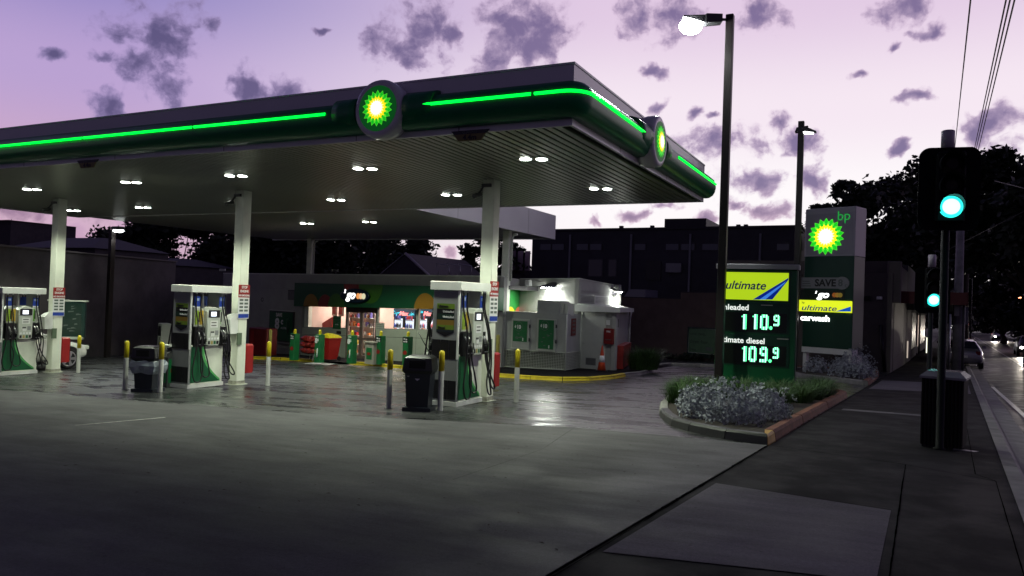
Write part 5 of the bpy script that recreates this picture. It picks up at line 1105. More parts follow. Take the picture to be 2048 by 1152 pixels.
# ================================================================== CARS
def make_car(loc, rz, lab, paint, group=None, lights=None, wagon=True, beams=0):
    t = thing('parked_car' if not beams else 'oncoming_car', lab, 'car', loc, rz, group)
    # sections along x (front is +x): x, z_bottom, z_belt, z_roof, halfwidth_low, halfwidth_belt, halfwidth_roof
    S_ = [(-2.25, .45, .80, .82, .70, .68, .60), (-2.15, .30, .92, .95, .82, .80, .66), (-1.95, .24, .98, 1.05, .88, .86, .62), (-1.65, .22, .98, 1.40 if wagon else 1.12, .90, .87, .58), (-1.0, .20, .97, 1.47 if wagon else 1.42, .91, .88, .60), (-.3, .20, .96, 1.48, .91, .88, .61), (.35, .20, .95, 1.42, .91, .88, .60), (.95, .20, .93, .99, .90, .86, .66), (1.5, .21, .86, .88, .89, .84, .66), (1.95, .24, .76, .78, .85, .78, .60), (2.2, .34, .66, .68, .74, .68, .50)]
    def sec(s):
        x, zb_, zl, zr, w0, w1, w2 = s
        pts = [(-w0*.92, zb_), (-w0, zb_+.15), (-w0, (zb_+zl)/2), (-w1, zl), (-w2, zr-.03), (-w2*.8, zr)]
        return [(x, a, b) for a, b in pts]+[(x, -a, b) for a, b in reversed(pts)]
    b = MB(); b.loft([sec(s) for s in S_], paint, smooth=True); o = b.build('body', t)
    sub = o.modifiers.new('smooth', 'SUBSURF'); sub.levels = 1; sub.render_levels = 2
    # side glass and screens
    for s in (-1, 1):
        g_ = MB(); g_.face([(x, s*y, z) for x, y, z in ((-1.55, .845, 1.02), (.62, .862, 1.0), (.28, .66, 1.36), (-1.38, .64, 1.36))], glass_dk); g_.face([(x, s*y, z) for x, y, z in ((-.42, .868, 1.0), (-.36, .868, 1.0), (-.36, .66, 1.37), (-.42, .66, 1.37))], black); g_.build('side_window', t)
        m = MB(); m.bbox(.55, .72, s*.98-.09, s*.98+.09, .98, 1.12, paint, .03); m.build('mirror', t)
    g_ = MB(); g_.face([(.80, -.66, 1.03), (.80, .66, 1.03), (.42, .52, 1.40), (.42, -.52, 1.40)], glass_dk); g_.build('windscreen', t)
    g_ = MB(); g_.face([(-1.99, -.66, 1.05), (-1.99, .66, 1.05), (-1.74, .52, 1.38), (-1.74, -.52, 1.38)], glass_dk); g_.build('rear_window', t)
    for x in (-1.38, 1.38):
        for s in (-1, 1):
            w = MB(); y0 = s*.80
            w.loft([[(x+r*cos(a), y0+s*dy, .32+r*sin(a)) for a in [2*pi*k/24 for k in range(24)]] for r, dy in ((.30, -.1), (.325, -.08), (.325, .09), (.29, .11))], rubber, smooth=True)
            wh = w.build('wheel', t); rm_ = MB()
            rm_.loft([[(x+r*cos(a), y0+s*dy, .32+r*sin(a)) for a in [2*pi*k/24 for k in range(24)]] for r, dy in ((.245, .112), (.225, .125), (.20, .10))], steel, cap=False, smooth=True)
            rm_.loft([[(x+r*cos(a), y0+s*dy, .32+r*sin(a)) for a in [2*pi*k/24 for k in range(24)]] for r, dy in ((.21, .101), (.05, .102))], black)
            for k in range(5):
                a = 2*pi*k/5; ca, sa = cos(a), sin(a)
                rm_.loft([[(x+ca*.03-sa*.035, y0+s*.13, .32+sa*.03+ca*.035), (x+ca*.03+sa*.035, y0+s*.13, .32+sa*.03-ca*.035), (x+ca*.03, y0+s*.105, .32+sa*.03)], [(x+ca*.235-sa*.05, y0+s*.118, .32+sa*.235+ca*.05), (x+ca*.235+sa*.05, y0+s*.118, .32+sa*.235-ca*.05), (x+ca*.235, y0+s*.10, .32+sa*.235)]], steel)
            rm_.build('rim', wh)
            a_ = MB(); a_.loft([[(x+.39*cos(a), s*.905, .33+.39*sin(a)) for a in [pi*k/16-.12 for k in range(19)]], [(x+.30*cos(a), s*.905, .33+.30*sin(a)) for a in [pi*k/16-.12 for k in range(19)]]], black, cap=False, closed=False); a_.build('wheel_arch', t)
    for s in (-1, 1):
        h = MB(); h.bbox(2.02, 2.19, s*.58-.14, s*.58+.14, .58, .70, emis('headlight_on', (1, .95, .85), 45*beams) if beams else lgrey, .03); h.build('headlight', t)
        h = MB(); h.bbox(-2.22, -2.05, s*.66-.11, s*.66+.11, .74, .93, mat('tail_lens', (.12, .006, .006), .25), .02); h.build('tail_light', t)
        if beams: 
            l_ = lamp('SPOT', 'beam', t, (2.3, s*.58, .62), 1000*beams, (1, .9, .75), .08, 60, .8, rot=(rad(86), 0, rad(-90)))
    p = MB(); p.box(-2.26, -2.235, -.22, .22, .58, .69, white); p.build('number_plate', t)
    if wagon:
        p = MB()
        for s in (-1, 1): p.tube([(-1.5, s*.5, 1.42), (-1.4, s*.5, 1.50), (.1, s*.5, 1.52), (.25, s*.5, 1.46)], .018, steel, 6)
        p.build('roof_rail', t)
    return t
def on_road(px, s):            # lateral place on the road at a distance along it
    lo, hi = 1., 40.
    for _ in range(50):
        m = (lo+hi)/2; p = S(s, m)
        if pix(p)[0] < px: lo = m
        else: hi = m
    return lo
silver = mat('silver_paint', (.34, .34, .36), .25, metal=.6, coat=.8); whitec = mat('white_car_paint', (.55, .55, .52), .25, coat=.8)
Pc = gnd(142, 739); make_car((Pc.x-.98, Pc.y-1.42, H(Pc.x, Pc.y)+.02), pi/2, 'pale sedan mostly hidden behind the far left pump and column', whitec, wagon=False)
Pk = gnd(1941, 739); rzr = atan2(road_d.y, road_d.x); q_ = S(35.6, on_road(1925, 33.4), -.11); make_car(tuple(q_), rzr, 'silver wagon parked at the kerb beyond the bin enclosure', silver)
q_ = S(43.5, on_road(1912, 41.2), -.11); make_car(tuple(q_), rzr, 'dark car parked in front of the silver wagon', mat('dark_car', (.02, .02, .025), .3, coat=.6), wagon=False)
for (px, s, lab) in ((1998, 112, 'oncoming car with bright headlights on the wet road'), (2060, 55, 'oncoming car with headlights at the right edge of the picture')):
    q_ = S(s, on_road(px, s), -.11); make_car(tuple(q_), rzr+pi, lab, mat('oncoming_dark', (.03, .03, .035), .3, coat=.5), beams=1.0, wagon=False, group='oncoming cars')
# ================================================================== TRAFFIC SIGNALS
def signal(P, zlens, ztop_pole, lab, zboard, capz):
    t = thing('traffic_signal', lab, 'traffic light', P, .12, 'green traffic lights'); zl = zlens-P[2]
    b = MB(); b.lathe([(.08, 0), (.08, .02), (.052, .03), (.052, ztop_pole-P[2])], mat('signal_pole', (.006, .006, .007), .7, spec=.3), 14); b.build('pole', t)
    b = MB(); top = zboard-P[2]; bot = zl-.30; rr = .14; hw = .37
    pts = ell(hw-rr, bot+rr, rr, rr, 7, -pi/2, 0)+ell(hw-rr, top-rr, rr, rr, 7, 0, pi/2)+ell(-hw+rr, top-rr, rr, rr, 7, pi/2, pi)+ell(-hw+rr, bot+rr, rr, rr, 7, pi, 1.5*pi)
    b.poly(pts, -.16, -.14, mat('signal_board', (.005, .005, .006), .9, spec=.2)); b.build('backing_board', t)
    b = MB(); b.bbox(-.17, .17, -.32, -.13, zl-.18, zl+.74, mat('signal_black', (.006, .006, .007), .8, spec=.2), .02); hd = b.build('signal_head', t)
    b = MB(); b.lathe([(.085, 0), (.085, capz), (.07, capz+.01)], mat('cap_grey', (.5, .45, .5), .5), 14); o = b.build('pole_cap', t); o.location = (0, 0, top-.01)
    for k, m in enumerate((emis('signal_green', (.02, .75, .62), 2.2), mat('amber_off', (.012, .008, .004), .7), mat('red_off', (.012, .004, .004), .7))):
        z = zl+.285*k; b = MB(); b.loft([[(a, y, c) for a, c in ell(0, z, r, r, 28)] for r, y in ((.145, -.321), (.105, -.345))], m, smooth=True)
        b.loft([[(a, y, c) for a, c in ell(0, z, r, r, 28)] for r, y in ((.104, -.3455), (.06, -.355))], emis('signal_core', (.30, 1., .94), 3.2) if k == 0 else m, smooth=True); b.build('lens', hd)
        v = MB(); n = 22; pr = []
        for rr_, y in ((.150, -.32), (.150, -.62)): pr.append([(rr_*cos(a), y if y > -.5 else -.35-.18*max(0, sin(a)*.5+.5), z+rr_*sin(a)) for a in [-.5+(pi+1.)*j/n for j in range(n+1)]])
        inner = [[(x*.955, y, z+(zz-z)*.955) for x, y, zz in r] for r in pr]
        v.loft(pr, mat('visor', (.012, .014, .014), .85), cap=False, closed=False); v.loft(inner, mat('visor', (.012, .014, .014), .85), cap=False, closed=False); v.build('visor', hd)
    lamp('POINT', 'glow', t, (0, -.42, zl), 1.2, (.1, 1, .9), .1)
    return t
Ps = kcol(1887, 11.85, 600); Ps.z = H(Ps.x, Ps.y)+.0; xS, yS = Ps.x, Ps.y
signal(tuple(Ps), zat(414, xS, yS-.3), zat(445, xS, yS), 'near green traffic light standing at the bin enclosure', zat(299, xS, yS), .26)
Pt = kcol(1862, 20.3, 600); Pt.z = H(Pt.x, Pt.y); signal(tuple(Pt), zat(600, Pt.x, Pt.y-.3), zat(620, Pt.x, Pt.y), 'farther small green traffic light left of the near one', zat(535, Pt.x, Pt.y), .30)
# bin enclosure with pale lid
A = gnd(1839, 893); B = gnd(1924, 901); fb = Fac(A, B, H(A.x, A.y)); t = fb.thing('bin_enclosure', 'dark slatted litter bin enclosure with a pale lid on the footpath', 'litter bin')
b = MB(); Lb = fb.len; b.box(.02, Lb-.02, .03, .60, .0, .96, black)
for k in range(11): b.bbox(.01+k*Lb/11, (k+1)*Lb/11-.008, 0, .03, .04, .95, wood_d, .006)
for k in range(9): 
    y = .03+k*.065
    for x in (0, Lb-.02): b.box(x, x+.02, y+.004, y+.058, .04, .95, wood_d)
b.build('cabinet', t)
b = MB(); lidm = mat('lid_pale', (.28, .26, .28), .22, var=.15, coat=.5); b.loft([[(-.02, -.03, .96), (Lb+.03, -.03, .96), (Lb+.03, .64, .96), (-.02, .64, .96)], [(-.02, -.03, .99), (Lb+.03, -.03, .99), (Lb+.03, .64, .99), (-.02, .64, .99)], [(.06, .08, 1.06), (Lb-.05, .08, 1.06), (Lb-.05, .54, 1.06), (.06, .54, 1.06)]], lidm); b.build('lid', t)
b = MB(); b.box(-.05, Lb+.4, -.25, -.1, .0, .008, steel) if False else b.box(Lb*.8, Lb+.35, -.05, .05, .018, .03, steel); b.build('drain_strip', t)
# ================================================================== STREET: utility pole, sign pole, shop row
Pu = gnd(1913, 743); zU = zat(462, Pu.x, Pu.y); t = thing('utility_pole', 'grey utility pole at the kerb in front of the big tree', 'utility pole', Pu)
conc = mat('pole_concrete', (.22, .21, .22), .8, var=.3, vs=3)
b = MB(); b.lathe([(.20, 0), (.15, zU-Pu.z), (0, zU-Pu.z+.02)], conc, 14); b.build('pole', t)
b = MB(); b.box(-.16, .02, -.26, -.19, zat(632, Pu.x, Pu.y)-Pu.z, zat(610, Pu.x, Pu.y)-Pu.z, lgrey); b.box(.08, .36, -.24, -.21, zat(648, Pu.x, Pu.y)-Pu.z, zat(614, Pu.x, Pu.y)-Pu.z, mat('street_sign', (.22, .22, .24), .5)); b.build('pole_sign', t)
Pv = gnd(1897, 748); b = MB(); b.lathe([(.04, 0), (.04, zat(628, Pv.x, Pv.y)-Pv.z), (0, zat(628, Pv.x, Pv.y)-Pv.z)], steel, 8); o = b.build('sign_pole', loc=Pv); tag(o, 'thin steel pole beside the grey utility pole', 'pole')
b = MB(); b.box(.05, .08, -.2, .2, 1.9, 3.4, white)
Pw = gnd(1893, 741); tt = thing('clearway_sign', 'tall white street sign with a red ring left of the utility pole', 'street sign', Pw)
b = MB(); zA, zC = zat(672, Pw.x, Pw.y)-Pw.z, zat(652, Pw.x, Pw.y)-Pw.z; b.tube([(0, 0, 0), (0, 0, zC)], .03, steel, 6); b.build('post', tt); b = MB(); b.box(-.11, .13, -.05, -.035, zA-.6, zC+.1, mat('sign_white', (.45, .42, .42), .5)); o = b.build('plate', tt); b = MB(); b.tube([(.01+.08*cos(a), -.052, zC-.25+.08*sin(a)) for a in [2*pi*k/16 for k in range(17)]], .012, redm, 4); b.build('ring', o)
# shop row on the left of the street: one long block of four fronts
st_m = mat('shop_render', (.085, .072, .068), .75, var=.2, vs=.8, bump=.2)
RA, RB = V((-2.9, 35.6, 0)), V(S(23.2, .0)); RA.z = RB.z = 0
kA = kcol(1700, 34.6, 640); kB = kcol(1783, 34.2, 640)
row = thing('corner_shop', 'beige flat walled corner shop with a chimney pier right of the sign tower', 'building', (kB.x, kB.y, H(kB.x, kB.y)))
def rw(mb, name, par=None):
    for v in mb.v: v -= row.location
    return mb.build(name, par or row)
zr = zat(546, kB.x, kB.y); w = MB(); wl(kA-V((2, -.2, 0)), kB, zr, zr, st_m, -2, .3)
far = V(S(40, .0)); far.z = 0; wl(kB+V((0, .02, 0)), far, zr, zr, st_m, -2.6, .3); rw(w, 'wall')
w = MB(); c = kcol(1790, 34.3, 540); zq = zat(522, c.x, c.y); w.bbox(c.x-.28, c.x+.25, c.y+.02, c.y+.9, zr-1.2, zq, st_m, .04); rw(w, 'chimney')
w = MB(); w.face([kA+V((-2, .1, zr-.1)), kB+V((-.1, .1, zr-.1)), far+V((-.1, 0, zr-.1)), far+V((-6, 0, zr-.1))], dark_roof); rw(w, 'roof')
w = MB(); fz = Fac(kA, kB, 0); x0, z0 = fz.q(1724, 691); w.v = []; w.box(0, fz.len, -.02, 0, 0, .03, dgrey); oo = w.build('string_course', None, fz.loc(.0, 0, z0), fz.rz); oo.parent = row; oo.matrix_parent_inverse = Matrix.Translation(-row.location)
for (px, py, m, lab, w2, h2) in ((1734, 597, black, 'dark small vent on the side wall of the corner shop', .35, .2), (1760, 596, white, 'white floodlight box on the side wall of the corner shop', .2, .12)):
    x, z = fz.q(px, py); b = MB(); b.bbox(-w2/2, w2/2, -.14, 0, -h2/2, h2/2, m, .02); o = b.build('wall_fitting', loc=fz.loc(x, 0, z), rz=fz.rz); tag(o, lab, 'wall fitting')
b = MB(); x, z = fz.q(1762, 650); x2, z2 = fz.q(1770, 742); b.tube([(0, -.06, z-z2), (x2-x, -.06, 0)], .07, black, 8); o = b.build('drain_pipe', loc=fz.loc(x, 0, z2), rz=fz.rz); tag(o, 'dark leaning pipe on the side wall of the corner shop', 'pipe')
# following shopfronts with verandah awnings over the footpath
def front(s0, s1, h, wall_, aw, lab, lit_=0):
    p = S(s0, 0); t = thing('shopfront', lab, 'building', p, rzr); L_ = s1-s0
    b = MB(); b.box(0, L_, .05, 7, -.6, h, wall_); b.box(0, L_, 0, .05, .0, .5, wall_); b.box(0, L_, 0, .05, 2.7, h, wall_); b.box(0, .4, 0, .05, .5, 2.7, wall_); b.box(L_-.4, L_, 0, .05, .5, 2.7, wall_); b.build('wall', t)
    for k in range(int(L_/2)):
        g_ = MB(); g_.box(.5+k*2, 2.3+k*2, .02, .045, .5, 2.7, mat('dusty_glass', (.02, .02, .024), .35) if not (lit_ and k < 2) else emis('lit_window', (1., .75, .6), .22)); g_.build('window', t)
    b = MB(); b.loft([[(0, -2.6, 3.0), (0, 0, 3.25), (0, 0, 3.32), (0, -2.6, 3.30)], [(L_, -2.6, 3.0), (L_, 0, 3.25), (L_, 0, 3.32), (L_, -2.6, 3.30)]], dark_roof); b.box(0, L_, -2.64, -2.6, 2.85, 3.35, aw); b.box(-.04, 0, -2.6, 0, 2.85, 3.35, aw); b.build('awning', t)
    for x in (.3, L_-.3): 
        b = MB(); b.tube([(x, -2.5, -.1), (x, -2.5, 3.0)], .05, dgrey, 6); b.build('post', t)
    return t
aw_r = mat('awning_red', (.10, .012, .010), .6, var=.2); aw_k = mat('awning_dark', (.02, .02, .022), .6)
front(24.5, 34, 4.6, st_m, aw_r, 'street shop under a dark red awning beyond the corner shop', 1); front(34.1, 48, 5.2, house_m, aw_k, 'dark street shop with a black awning, second past the corner shop', 1); front(48.1, 66, 4.8, house_m, aw_k, 'dark street shop with a black awning, farthest along the footpath', 1)
for i, (px, y0, y1, dist_) in enumerate(((1815, 682, 716, 46), (1855, 675, 706, 47))):
    Pq = kcol(px, dist_, 700); z0, z1 = zat(y1, Pq.x, Pq.y), zat(y0, Pq.x, Pq.y); b = MB(); b.box(-.07 if i else -.03, .07 if i else .03, -.05, .05, 0, z1-z0, emis('lit_strip_%d' % i, (1, .85, .7) if i == 0 else (1, 1, .75), .5 if i == 0 else 1.6)); o = b.build('lit_doorway' if i == 0 else 'light_box', loc=(Pq.x, Pq.y, z0)); tag(o, ['narrow warm lit door edge under the dark awnings', 'thin bright light box at the edge of the footpath under the awnings'][i], ['doorway', 'light box'][i])
# distant street lights and a red signal
def spark(px, py, dist_, r, col_, e, lab, nm='street_lamp', post=True):
    Pq = kcol(px, dist_, py); z = zat(py, Pq.x, Pq.y); zg_ = H(Pq.x, Pq.y); t = thing(nm, lab, nm.replace('_', ' '), (Pq.x, Pq.y, zg_), 0, 'distant lights along the street')
    if post:
        b = MB(); b.tube([(.5, 0, 0), (.5, 0, z-zg_+.1), (0, 0, z-zg_+r)], .06, dgrey, 5); b.build('post', t)
    b = MB(); b.lathe([(0, z-zg_-r), (r*.7, z-zg_-r*.7), (r, z-zg_), (r*.7, z-zg_+r*.7), (0, z-zg_+r)], emis('spark_%d_%d' % (px, py), col_, e), 10); b.build('lamp_globe', t)
spark(2041, 600, 95, .32, (1, .35, .15), 9, 'orange glowing street light at the right edge'); spark(1896, 655, 42, .14, (1, .95, .9), 14, 'small white lamp at the kerb by the utility pole')
spark(1818, 556, 62, .12, (.85, 1, .95), 5, 'tiny white light in the dark trees above the awning'); spark(1931, 559, 80, .12, (1, 1, 1), 4, 'tiny white light right of the utility pole'); spark(1931, 647, 150, .30, (1, .05, .06), 8, 'distant red traffic signal at the end of the road', 'distant_signal'); spark(1931, 654, 150, .22, (1, .95, .8), 2.5, 'pale lamp just below the distant red signal'); spark(1981, 605, 120, .22, (.8, .8, .8), 1.2, 'faint grey light over the far road'); spark(1825, 580, 60, .10, (.5, 1, .95), 2.5, 'faint blue green light left of the small green signal')
# overhead wires
for i, (a, b_, lab) in enumerate((((1941, 0), (1906, 330), 'single thin overhead wire left of the bundle'), ((2012, 0), (1941, 335), 'left wire of the overhead bundle'), ((2020, 0), (1944, 335), 'middle wire of the overhead bundle'), ((2029, 0), (1948, 335), 'right wire of the overhead bundle'))):
    far_p = CAM+ray(*b_).normalized()*62; d0 = ray(*a).normalized()*18+CAM; near = d0+(d0-far_p)*.5; m = MB(); pts = [near.lerp(far_p, k/20)-V((0, 0, .0)) for k in range(21)]
    far2 = far_p+(far_p-d0)*.35; m.tube(pts+[far2], .017, wire_m, 5); o = m.build('overhead_wire', loc=(0, 0, 0)); c = near.copy()
    for v in o.data.vertices: v.co -= c
    o.location = c; tag(o, lab, 'wire', 'overhead wires over the street')
a = CAM+ray(1990, 362).normalized()*42; b_ = CAM+ray(2110, 392).normalized()*30; c_ = CAM+ray(1895, 500).normalized()*45
m = MB(); m.tube([V((0, 0, 0)), b_-a], .02, wire_m, 5); o = m.build('overhead_wire', loc=a); tag(o, 'short service wire crossing the sky right of the big tree', 'wire', 'overhead wires over the street')
m = MB(); m.tube([V((0, 0, 0)), c_-b_], .015, wire_m, 5); o = m.build('overhead_wire', loc=b_); tag(o, 'slack service wire running down through the tree to the utility pole', 'wire', 'overhead wires over the street')
# ================================================================== BACKGROUND BUILDINGS
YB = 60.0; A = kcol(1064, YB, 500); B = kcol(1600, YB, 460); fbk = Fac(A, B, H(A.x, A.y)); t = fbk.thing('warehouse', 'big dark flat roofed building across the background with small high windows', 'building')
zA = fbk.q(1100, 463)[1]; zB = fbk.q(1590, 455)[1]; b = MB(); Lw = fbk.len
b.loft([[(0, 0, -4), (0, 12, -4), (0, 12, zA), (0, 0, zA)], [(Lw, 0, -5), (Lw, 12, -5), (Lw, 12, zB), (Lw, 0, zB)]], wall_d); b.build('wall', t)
b = MB(); b.loft([[(-.1, -.15, zA), (-.1, 12, zA), (-.1, 12, zA+.18), (-.1, -.15, zA+.18)], [(Lw+.1, -.15, zB), (Lw+.1, 12, zB), (Lw+.1, 12, zB+.18), (Lw+.1, -.15, zB+.18)]], dark_roof)
for px in (1240, 1302, 1475, 1490): x = fbk.q(px, 460)[0]; b.box(x-.15, x+.15, .2, .5, zA, zA+.45, dark_roof)
b.build('parapet', t)
for (p0, p1) in ((1080, 1104), (1104, 1130), (1153, 1178), (1180, 1205), (1269, 1293), (1331, 1359), (1362, 1391), (1404, 1438), (1553, 1580)):
    x0, x1, z0, z1 = fbk.rect(p0+1, 488, p1-2, 500); w = MB(); w.box(x0-.06, x1+.06, -.05, 0, z0-.06, z1+.06, black); wo = w.build('window', t); w = MB(); w.box(x0, x1, -.06, -.05, z0, z1, mat('high_pane', (.10, .11, .13), .25)); w.build('pane', wo)
for (p, q1_, q2_, s_) in ((1310, 530, 560, 1), (1352, 535, 545, 0)):
    x0, x1, z0, z1 = fbk.rect(p-18, q1_-8, p+12, q2_); w = MB(); w.box(x0, x1, -.4 if not s_ else -.1, 0, z0, z1, black if s_ else lgrey if False else grey) if not s_ else w.box(x0, x1, -.1, 0, z0, z1, black); w.build('wall_unit' if not s_ else 'opening', t)
for px in (1140, 1262, 1380, 1520):
    x = fbk.q(px, 520)[0]; w = MB(); w.tube([(x, -.12, -1), (x, -.12, zA-.3)], .09, grey, 6); w.build('downpipe', t)
for (a0, b0, a1, b1) in ((1178, 520, 1204, 552), (1218, 520, 1232, 552), (1440, 528, 1475, 560)):
    x0, x1, z0, z1 = fbk.rect(a0, b0, a1, b1); w = MB(); w.box(x0-.08, x1+.08, -.05, 0, z0-.08, z1+.08, mat('frame_dim', (.06, .06, .065), .5)); wo = w.build('window', t); w = MB(); w.box(x0, x1, -.06, -.05, z0, z1, glass_dk); w.build('pane', wo)
x0, x1, z0, z1 = fbk.rect(1329, 437, 1412, 459, 2); b = MB(); b.box(x0, x1, 2, 8, z0-.2, z1, dark_roof); b.build('roof_plant_room', t)
x0, x1, z0, z1 = fbk.rect(1019, 502, 1062, 541, 0)
p = fbk.loc(-1.0, .5, 0)
t2 = thing('screen_wall', 'row of three pale purple lit screen panels left of the dark warehouse', 'screen', fbk.loc((x0+x1)/2, 0, 0), fbk.rz); w3 = (x1-x0)/3
for k in range(3):
    w = MB(); w.box(-(x1-x0)/2+w3*k+.12, -(x1-x0)/2+w3*(k+1)-.1, -.05, .05, z0, z1, screen_tr); w.build('screen_panel', t2)
w = MB(); w.box(-(x1-x0)/2, (x1-x0)/2+.3, .06, .2, -3, z0, wall_d); w.build('base', t2)
# low roof piece in front of the warehouse
Q0 = kcol(1245, 48, 590); zq0, zq1 = zat(596, Q0.x, Q0.y), zat(578, Q0.x, Q0.y); Q1 = kcol(1290, 48, 590); L_ = (Q1-Q0).length
t = thing('carwash_roof', 'low grey metal roof end just above the brown wall', 'roof', (Q0.x, Q0.y, H(Q0.x, Q0.y))); w = MB(); g0 = H(Q0.x, Q0.y)
w.loft([[(0, 0, zq0-g0-.05), (L_, 0, zq0-g0-.05), (L_, 3, zq0-g0-.05), (0, 3, zq0-g0-.05)], [(L_*.3, 0, zq1-g0), (L_, 0, zq1-g0), (L_, 3, zq1-g0), (L_*.3, 3, zq1-g0)]], mat('zinc_roof', (.25, .24, .28), .4)); w.box(.1, L_, .1, 3, -.5, zq0-g0-.05, wall_d); w.build('roof', t)
# houses beyond the shop and on the left
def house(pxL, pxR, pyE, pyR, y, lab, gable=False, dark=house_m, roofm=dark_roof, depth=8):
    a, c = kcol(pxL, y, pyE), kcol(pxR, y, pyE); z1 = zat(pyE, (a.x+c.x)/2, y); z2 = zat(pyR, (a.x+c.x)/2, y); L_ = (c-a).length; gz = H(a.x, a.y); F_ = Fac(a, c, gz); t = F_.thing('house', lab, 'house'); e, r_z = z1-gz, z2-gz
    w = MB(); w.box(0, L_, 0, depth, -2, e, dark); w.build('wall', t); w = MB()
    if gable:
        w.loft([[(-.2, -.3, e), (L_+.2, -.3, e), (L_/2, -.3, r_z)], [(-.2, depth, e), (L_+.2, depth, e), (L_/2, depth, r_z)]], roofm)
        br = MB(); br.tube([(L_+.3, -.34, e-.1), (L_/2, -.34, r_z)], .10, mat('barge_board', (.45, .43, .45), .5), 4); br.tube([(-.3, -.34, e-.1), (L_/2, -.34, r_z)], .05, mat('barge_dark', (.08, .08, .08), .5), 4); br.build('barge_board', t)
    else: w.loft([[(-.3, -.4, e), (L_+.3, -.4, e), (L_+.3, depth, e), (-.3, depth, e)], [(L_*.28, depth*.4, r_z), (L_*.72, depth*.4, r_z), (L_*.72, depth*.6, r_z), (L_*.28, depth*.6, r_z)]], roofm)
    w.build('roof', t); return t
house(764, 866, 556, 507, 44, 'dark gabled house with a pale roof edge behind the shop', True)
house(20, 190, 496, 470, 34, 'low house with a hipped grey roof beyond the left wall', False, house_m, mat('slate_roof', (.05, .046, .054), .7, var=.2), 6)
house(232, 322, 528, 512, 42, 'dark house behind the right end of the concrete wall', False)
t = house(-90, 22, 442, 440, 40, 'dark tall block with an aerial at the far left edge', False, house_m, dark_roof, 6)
w = MB(); w.tube([(6, 1, 3), (6, 1, 0)], .01, wire_m, 4)
am = MB(); pa = kcol(23, 40.5, 440); za_ = zat(446, pa.x, pa.y); am.tube([(0, 0, 0), (0, 0, zat(432, pa.x, pa.y)-za_+.1)], .03, wire_m, 4); am.tube([(-.25, 0, .45), (.25, 0, .45)], .02, wire_m, 4); o = am.build('aerial', t); o.matrix_parent_inverse = Matrix.Identity(4); o.location = t.matrix_world.inverted() @ V((0, 0, 0)) if False else (Matrix.Translation(t.location) @ Matrix.Rotation(t.rotation_euler.z, 4, 'Z')).inverted() @ V((pa.x, pa.y, za_-.4))
# roof rails behind the shop
p = kcol(888, 40, 550); t = thing('roof_rail', 'thin steel rails standing on the roof right of the gable', 'railing', (p.x, p.y, zat(556, p.x, p.y))); w = MB()
for k in range(3):
    x = -.6+k*.8; w.tube([(x+.3, 0, 0), (x, 0, .9), (x+.75, .3, .8), (x+.8, .3, 0)], .03, steel, 5)
w.build('rails', t); w = MB(); w.box(-1, 2, -.3, 3, -3, -.02, house_m); w.build('base', t)
# ================================================================== PLANTS AND TREES
def leaves(mb, c, rx, ry, rz_, n, s, m, rng, shell=.55, stretch=1.6):
    for _ in range(n):
        u = V((rng.gauss(0, 1), rng.gauss(0, 1), rng.gauss(0, 1))); u.normalize(); r = (shell+(1-shell)*rng.random())
        p = c+V((u.x*rx*r, u.y*ry*r, u.z*rz_*r)); a = V((rng.uniform(-1, 1), rng.uniform(-1, 1), rng.uniform(-.6, .8))).normalized(); b = a.cross(V((rng.uniform(-1, 1), rng.uniform(-1, 1), rng.uniform(-1, 1)))).normalized()
        k = s*rng.uniform(.6, 1.4); n0 = len(mb.v); mb.v += [p-a*k*stretch*.5, p+b*k*.4, p+a*k*stretch*.5, p-b*k*.4]; mb.f.append([n0, n0+1, n0+2, n0+3]); mb.m.append(mb.mi(m)); mb.sm.append(False)
def tree(P, ztop, R, lab, seed=0, trunk=.25, crown_lo=.35, nclump=26, nl=210, ls=.24, group=None, flat=1.):
    rng = random.Random(seed); Ht = ztop-P[2]; t = thing('tree', lab, 'tree', P, 0, group); tr_ = MB(); lf = MB(); zc0 = Ht*crown_lo
    tr_.tube([(0, 0, -.1), (.1*rng.uniform(-1, 1), .1, zc0*.6), (.2*rng.uniform(-1, 1), 0, zc0)], [trunk*1.25, trunk, trunk*.8], bark, 9)
    for k in range(nclump):
        a = rng.uniform(0, 2*pi); rr = R*sqrt(rng.random())*.86; z = zc0+(Ht-zc0)*rng.uniform(.15, .9); lim = sqrt(max(.08, 1-((z-zc0-(Ht-zc0)*.4)/((Ht-zc0)*.62))**2)); rr *= lim
        c = V((rr*cos(a), rr*sin(a), z)); cr = R*rng.uniform(.17, .32)
        if k < 12:
            m_ = V((rr*.45*cos(a+.3), rr*.45*sin(a+.3), zc0+(z-zc0)*.45)); tr_.tube([V((0, 0, zc0*.92)), m_, c], [trunk*.55, trunk*.32, trunk*.1], bark, 6)
        leaves(lf, c, cr, cr, cr*.7*flat, nl, ls, leaf_d, rng, .35)
        leaves(lf, c, cr*1.35, cr*1.35, cr*.9*flat, int(nl*.25), ls*.9, leaf_d, rng, .7)
    tr_.build('trunk', t); lf.build('crown', t); return t
def tree_px(px, pytop, y, Rpx, lab, seed, **k):
    P = kcol(px, y, 560); P.z = H(P.x, P.y); z = zat(pytop, P.x, P.y); dist_ = (P-CAM).length; return tree(tuple(P), z, Rpx*dist_/FOC, lab, seed, **k)
GT = 'street trees behind the signals'
tree_px(1765, 322, 62, 125, 'large dark street tree behind the sign tower', 11, group=GT, nclump=44, nl=260, ls=.34, trunk=.3)
tree_px(1925, 305, 52, 120, 'largest dark spreading tree with forked limbs behind the near signal', 12, group=GT, nclump=46, nl=260, ls=.30, trunk=.35, crown_lo=.50)
tree_px(2065, 352, 46, 115, 'dark tree overhanging the road at the right edge', 13, group=GT, nclump=40, nl=240, ls=.30, crown_lo=.42)
